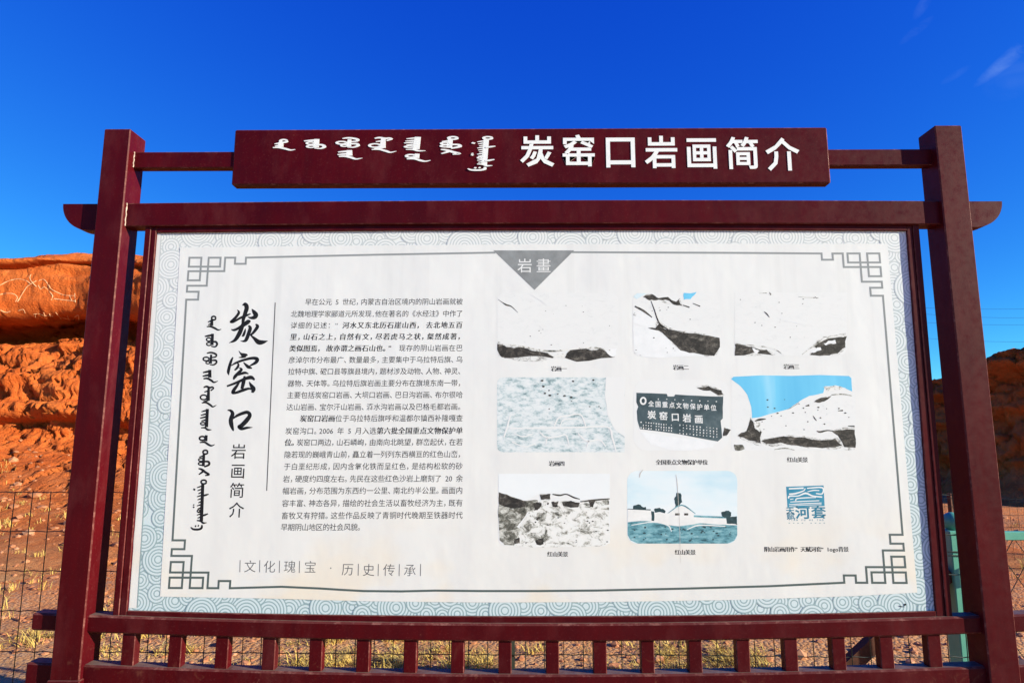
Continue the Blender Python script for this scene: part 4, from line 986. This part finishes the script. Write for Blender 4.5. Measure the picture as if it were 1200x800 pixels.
def bar(name, x0, x1, z0, z1):
    mb = MB(); bev_beam(mb, x0, x1, YG+.03, YG+.075, z0, z1, .004, None, 1, 0, 0); return mb.build(name, GREEN, gate)
bar('top_bar', G0+.046, G1-.046, Z1-.046, Z1); bar('bottom_bar', G0+.046, G1-.046, Z0, Z0+.046); bar('stile', G0, G0+.045, Z0, Z1); bar('stile', G1-.045, G1, Z0, Z1)
mb = MB()
for z in (.3, .85): tube(mb, [(2.448, YG+.05, z), (2.475, YG+.05, z)], .014, 8)
mb.build('hinge', WIRE, gate)
mb = MB()
for x in (2.9, 4.9): tube(mb, [(x, YG+.052, -.05), (x, YG+.052, Z0+.01)], .015, 8)
mb.build('drop_foot', GREEN, gate)
w, h = .070, .098          # half diamond
zlo, zhi = Z0+.04, Z1-.04
c = G0-1.0
while c < G1:
    for s in (1, -1):
        pts = []
        nst = int((zhi-zlo)/h)
        for j in range(nst+1):
            z = zlo+(zhi-zlo)*j/nst; x = c+s*w*j if s > 0 else c+w*nst-w*j
            if G0+.03 < x < G1-.03: pts.append((x, YG+.05+.004*s, z))
        if len(pts) > 1:
            mb = MB(); tube(mb, pts, .0022, 5); mb.build('mesh_wire', WIRE, gate)
    c += w*2
# farther stretch of the same wire fence with a rusty post
YF2 = 5.6
f2 = empty('wire_fence', (6.8, YF2, 0))
tag(f2, 'low wire fence with a rusty post standing beyond the green gate', 'fence')
p0 = at(1113.5, 583, YF2)
for z in (.80, .70, .60, .45, .30, .12):
    mb = MB(); tube(mb, [(5.2+.2*k, YF2, z+.01*mn.noise((k*.3, z*3, 5))) for k in range(30)], .0022, 4); mb.build('horizontal_wire', WIRE, f2)
x = 5.25
while x < 11:
    mb = MB(); tube(mb, [(x, YF2-.004, -.03), (x+.01*mn.noise((x, 1, 1)), YF2-.004, .81)], .0021, 4); mb.build('vertical_wire', WIRE, f2); x += .1
for x in (p0.x, p0.x+2.6, 10.95):
    mb = MB(); tube(mb, [(x, YF2+.03, -.2), (x+.01, YF2+.03, .86)], .026, 8); mb.build('fence_post', RUST, f2)

# far power line: two poles (one behind the panel, one past the edge of the view) carrying thin wires
POLE = flat('concrete_pole', (.33, .32, .30), .85, .2, .1, 4); CABLE = flat('dark_cable', (.05, .05, .055), .6)
ends_ = []
for i, (px, Yp) in enumerate(((960, 118), (1420, 92))):
    a = at(px, 352, Yp)
    t = empty('utility_pole', (a.x, Yp, 0))
    tag(t, ('concrete utility pole with crossarms standing on the plain behind the sign panel', 'concrete utility pole with crossarms beyond the rock ridge')[i], 'utility pole', 'poles of the power line')
    mb = MB(); tube(mb, [(a.x, Yp, -.5), (a.x, Yp, a.z+1)], [.22, .13], 10); mb.build('pole', POLE, t)
    E_ = []
    for kz in (0, -2.2, -4.6):
        mb = MB(); bev_beam(mb, a.x-1.6, a.x+1.6, Yp-.18, Yp-.06, a.z+kz-.06, a.z+kz+.06, .01, None, 1, 0, 0); mb.build('crossarm', POLE, t)
        E_.append((a.x-1.4, Yp-.12, a.z+kz+.06))
    E_.append((a.x+1.4, Yp-.12, a.z+.06)); ends_.append(E_)
for i, (a, b) in enumerate(zip(*ends_)):
    a, b = Vector(a), Vector(b); mb = MB(); pts = []
    for k in range(25):
        t = k/24; p = a.lerp(b, t); p.z -= (1.6+.5*i)*4*t*(1-t); pts.append(p)
    tube(mb, pts, .018, 5)
    o = mb.build('power_cable', CABLE); tag(o, ('highest thin power cable crossing the sky above the rock ridge', 'thin power cable hanging from the middle crossarms above the rock ridge', 'lowest thin power cable just above the rock ridge', 'thin power cable on the far tip of the top crossarms')[i], 'cable', 'cables of the power line')
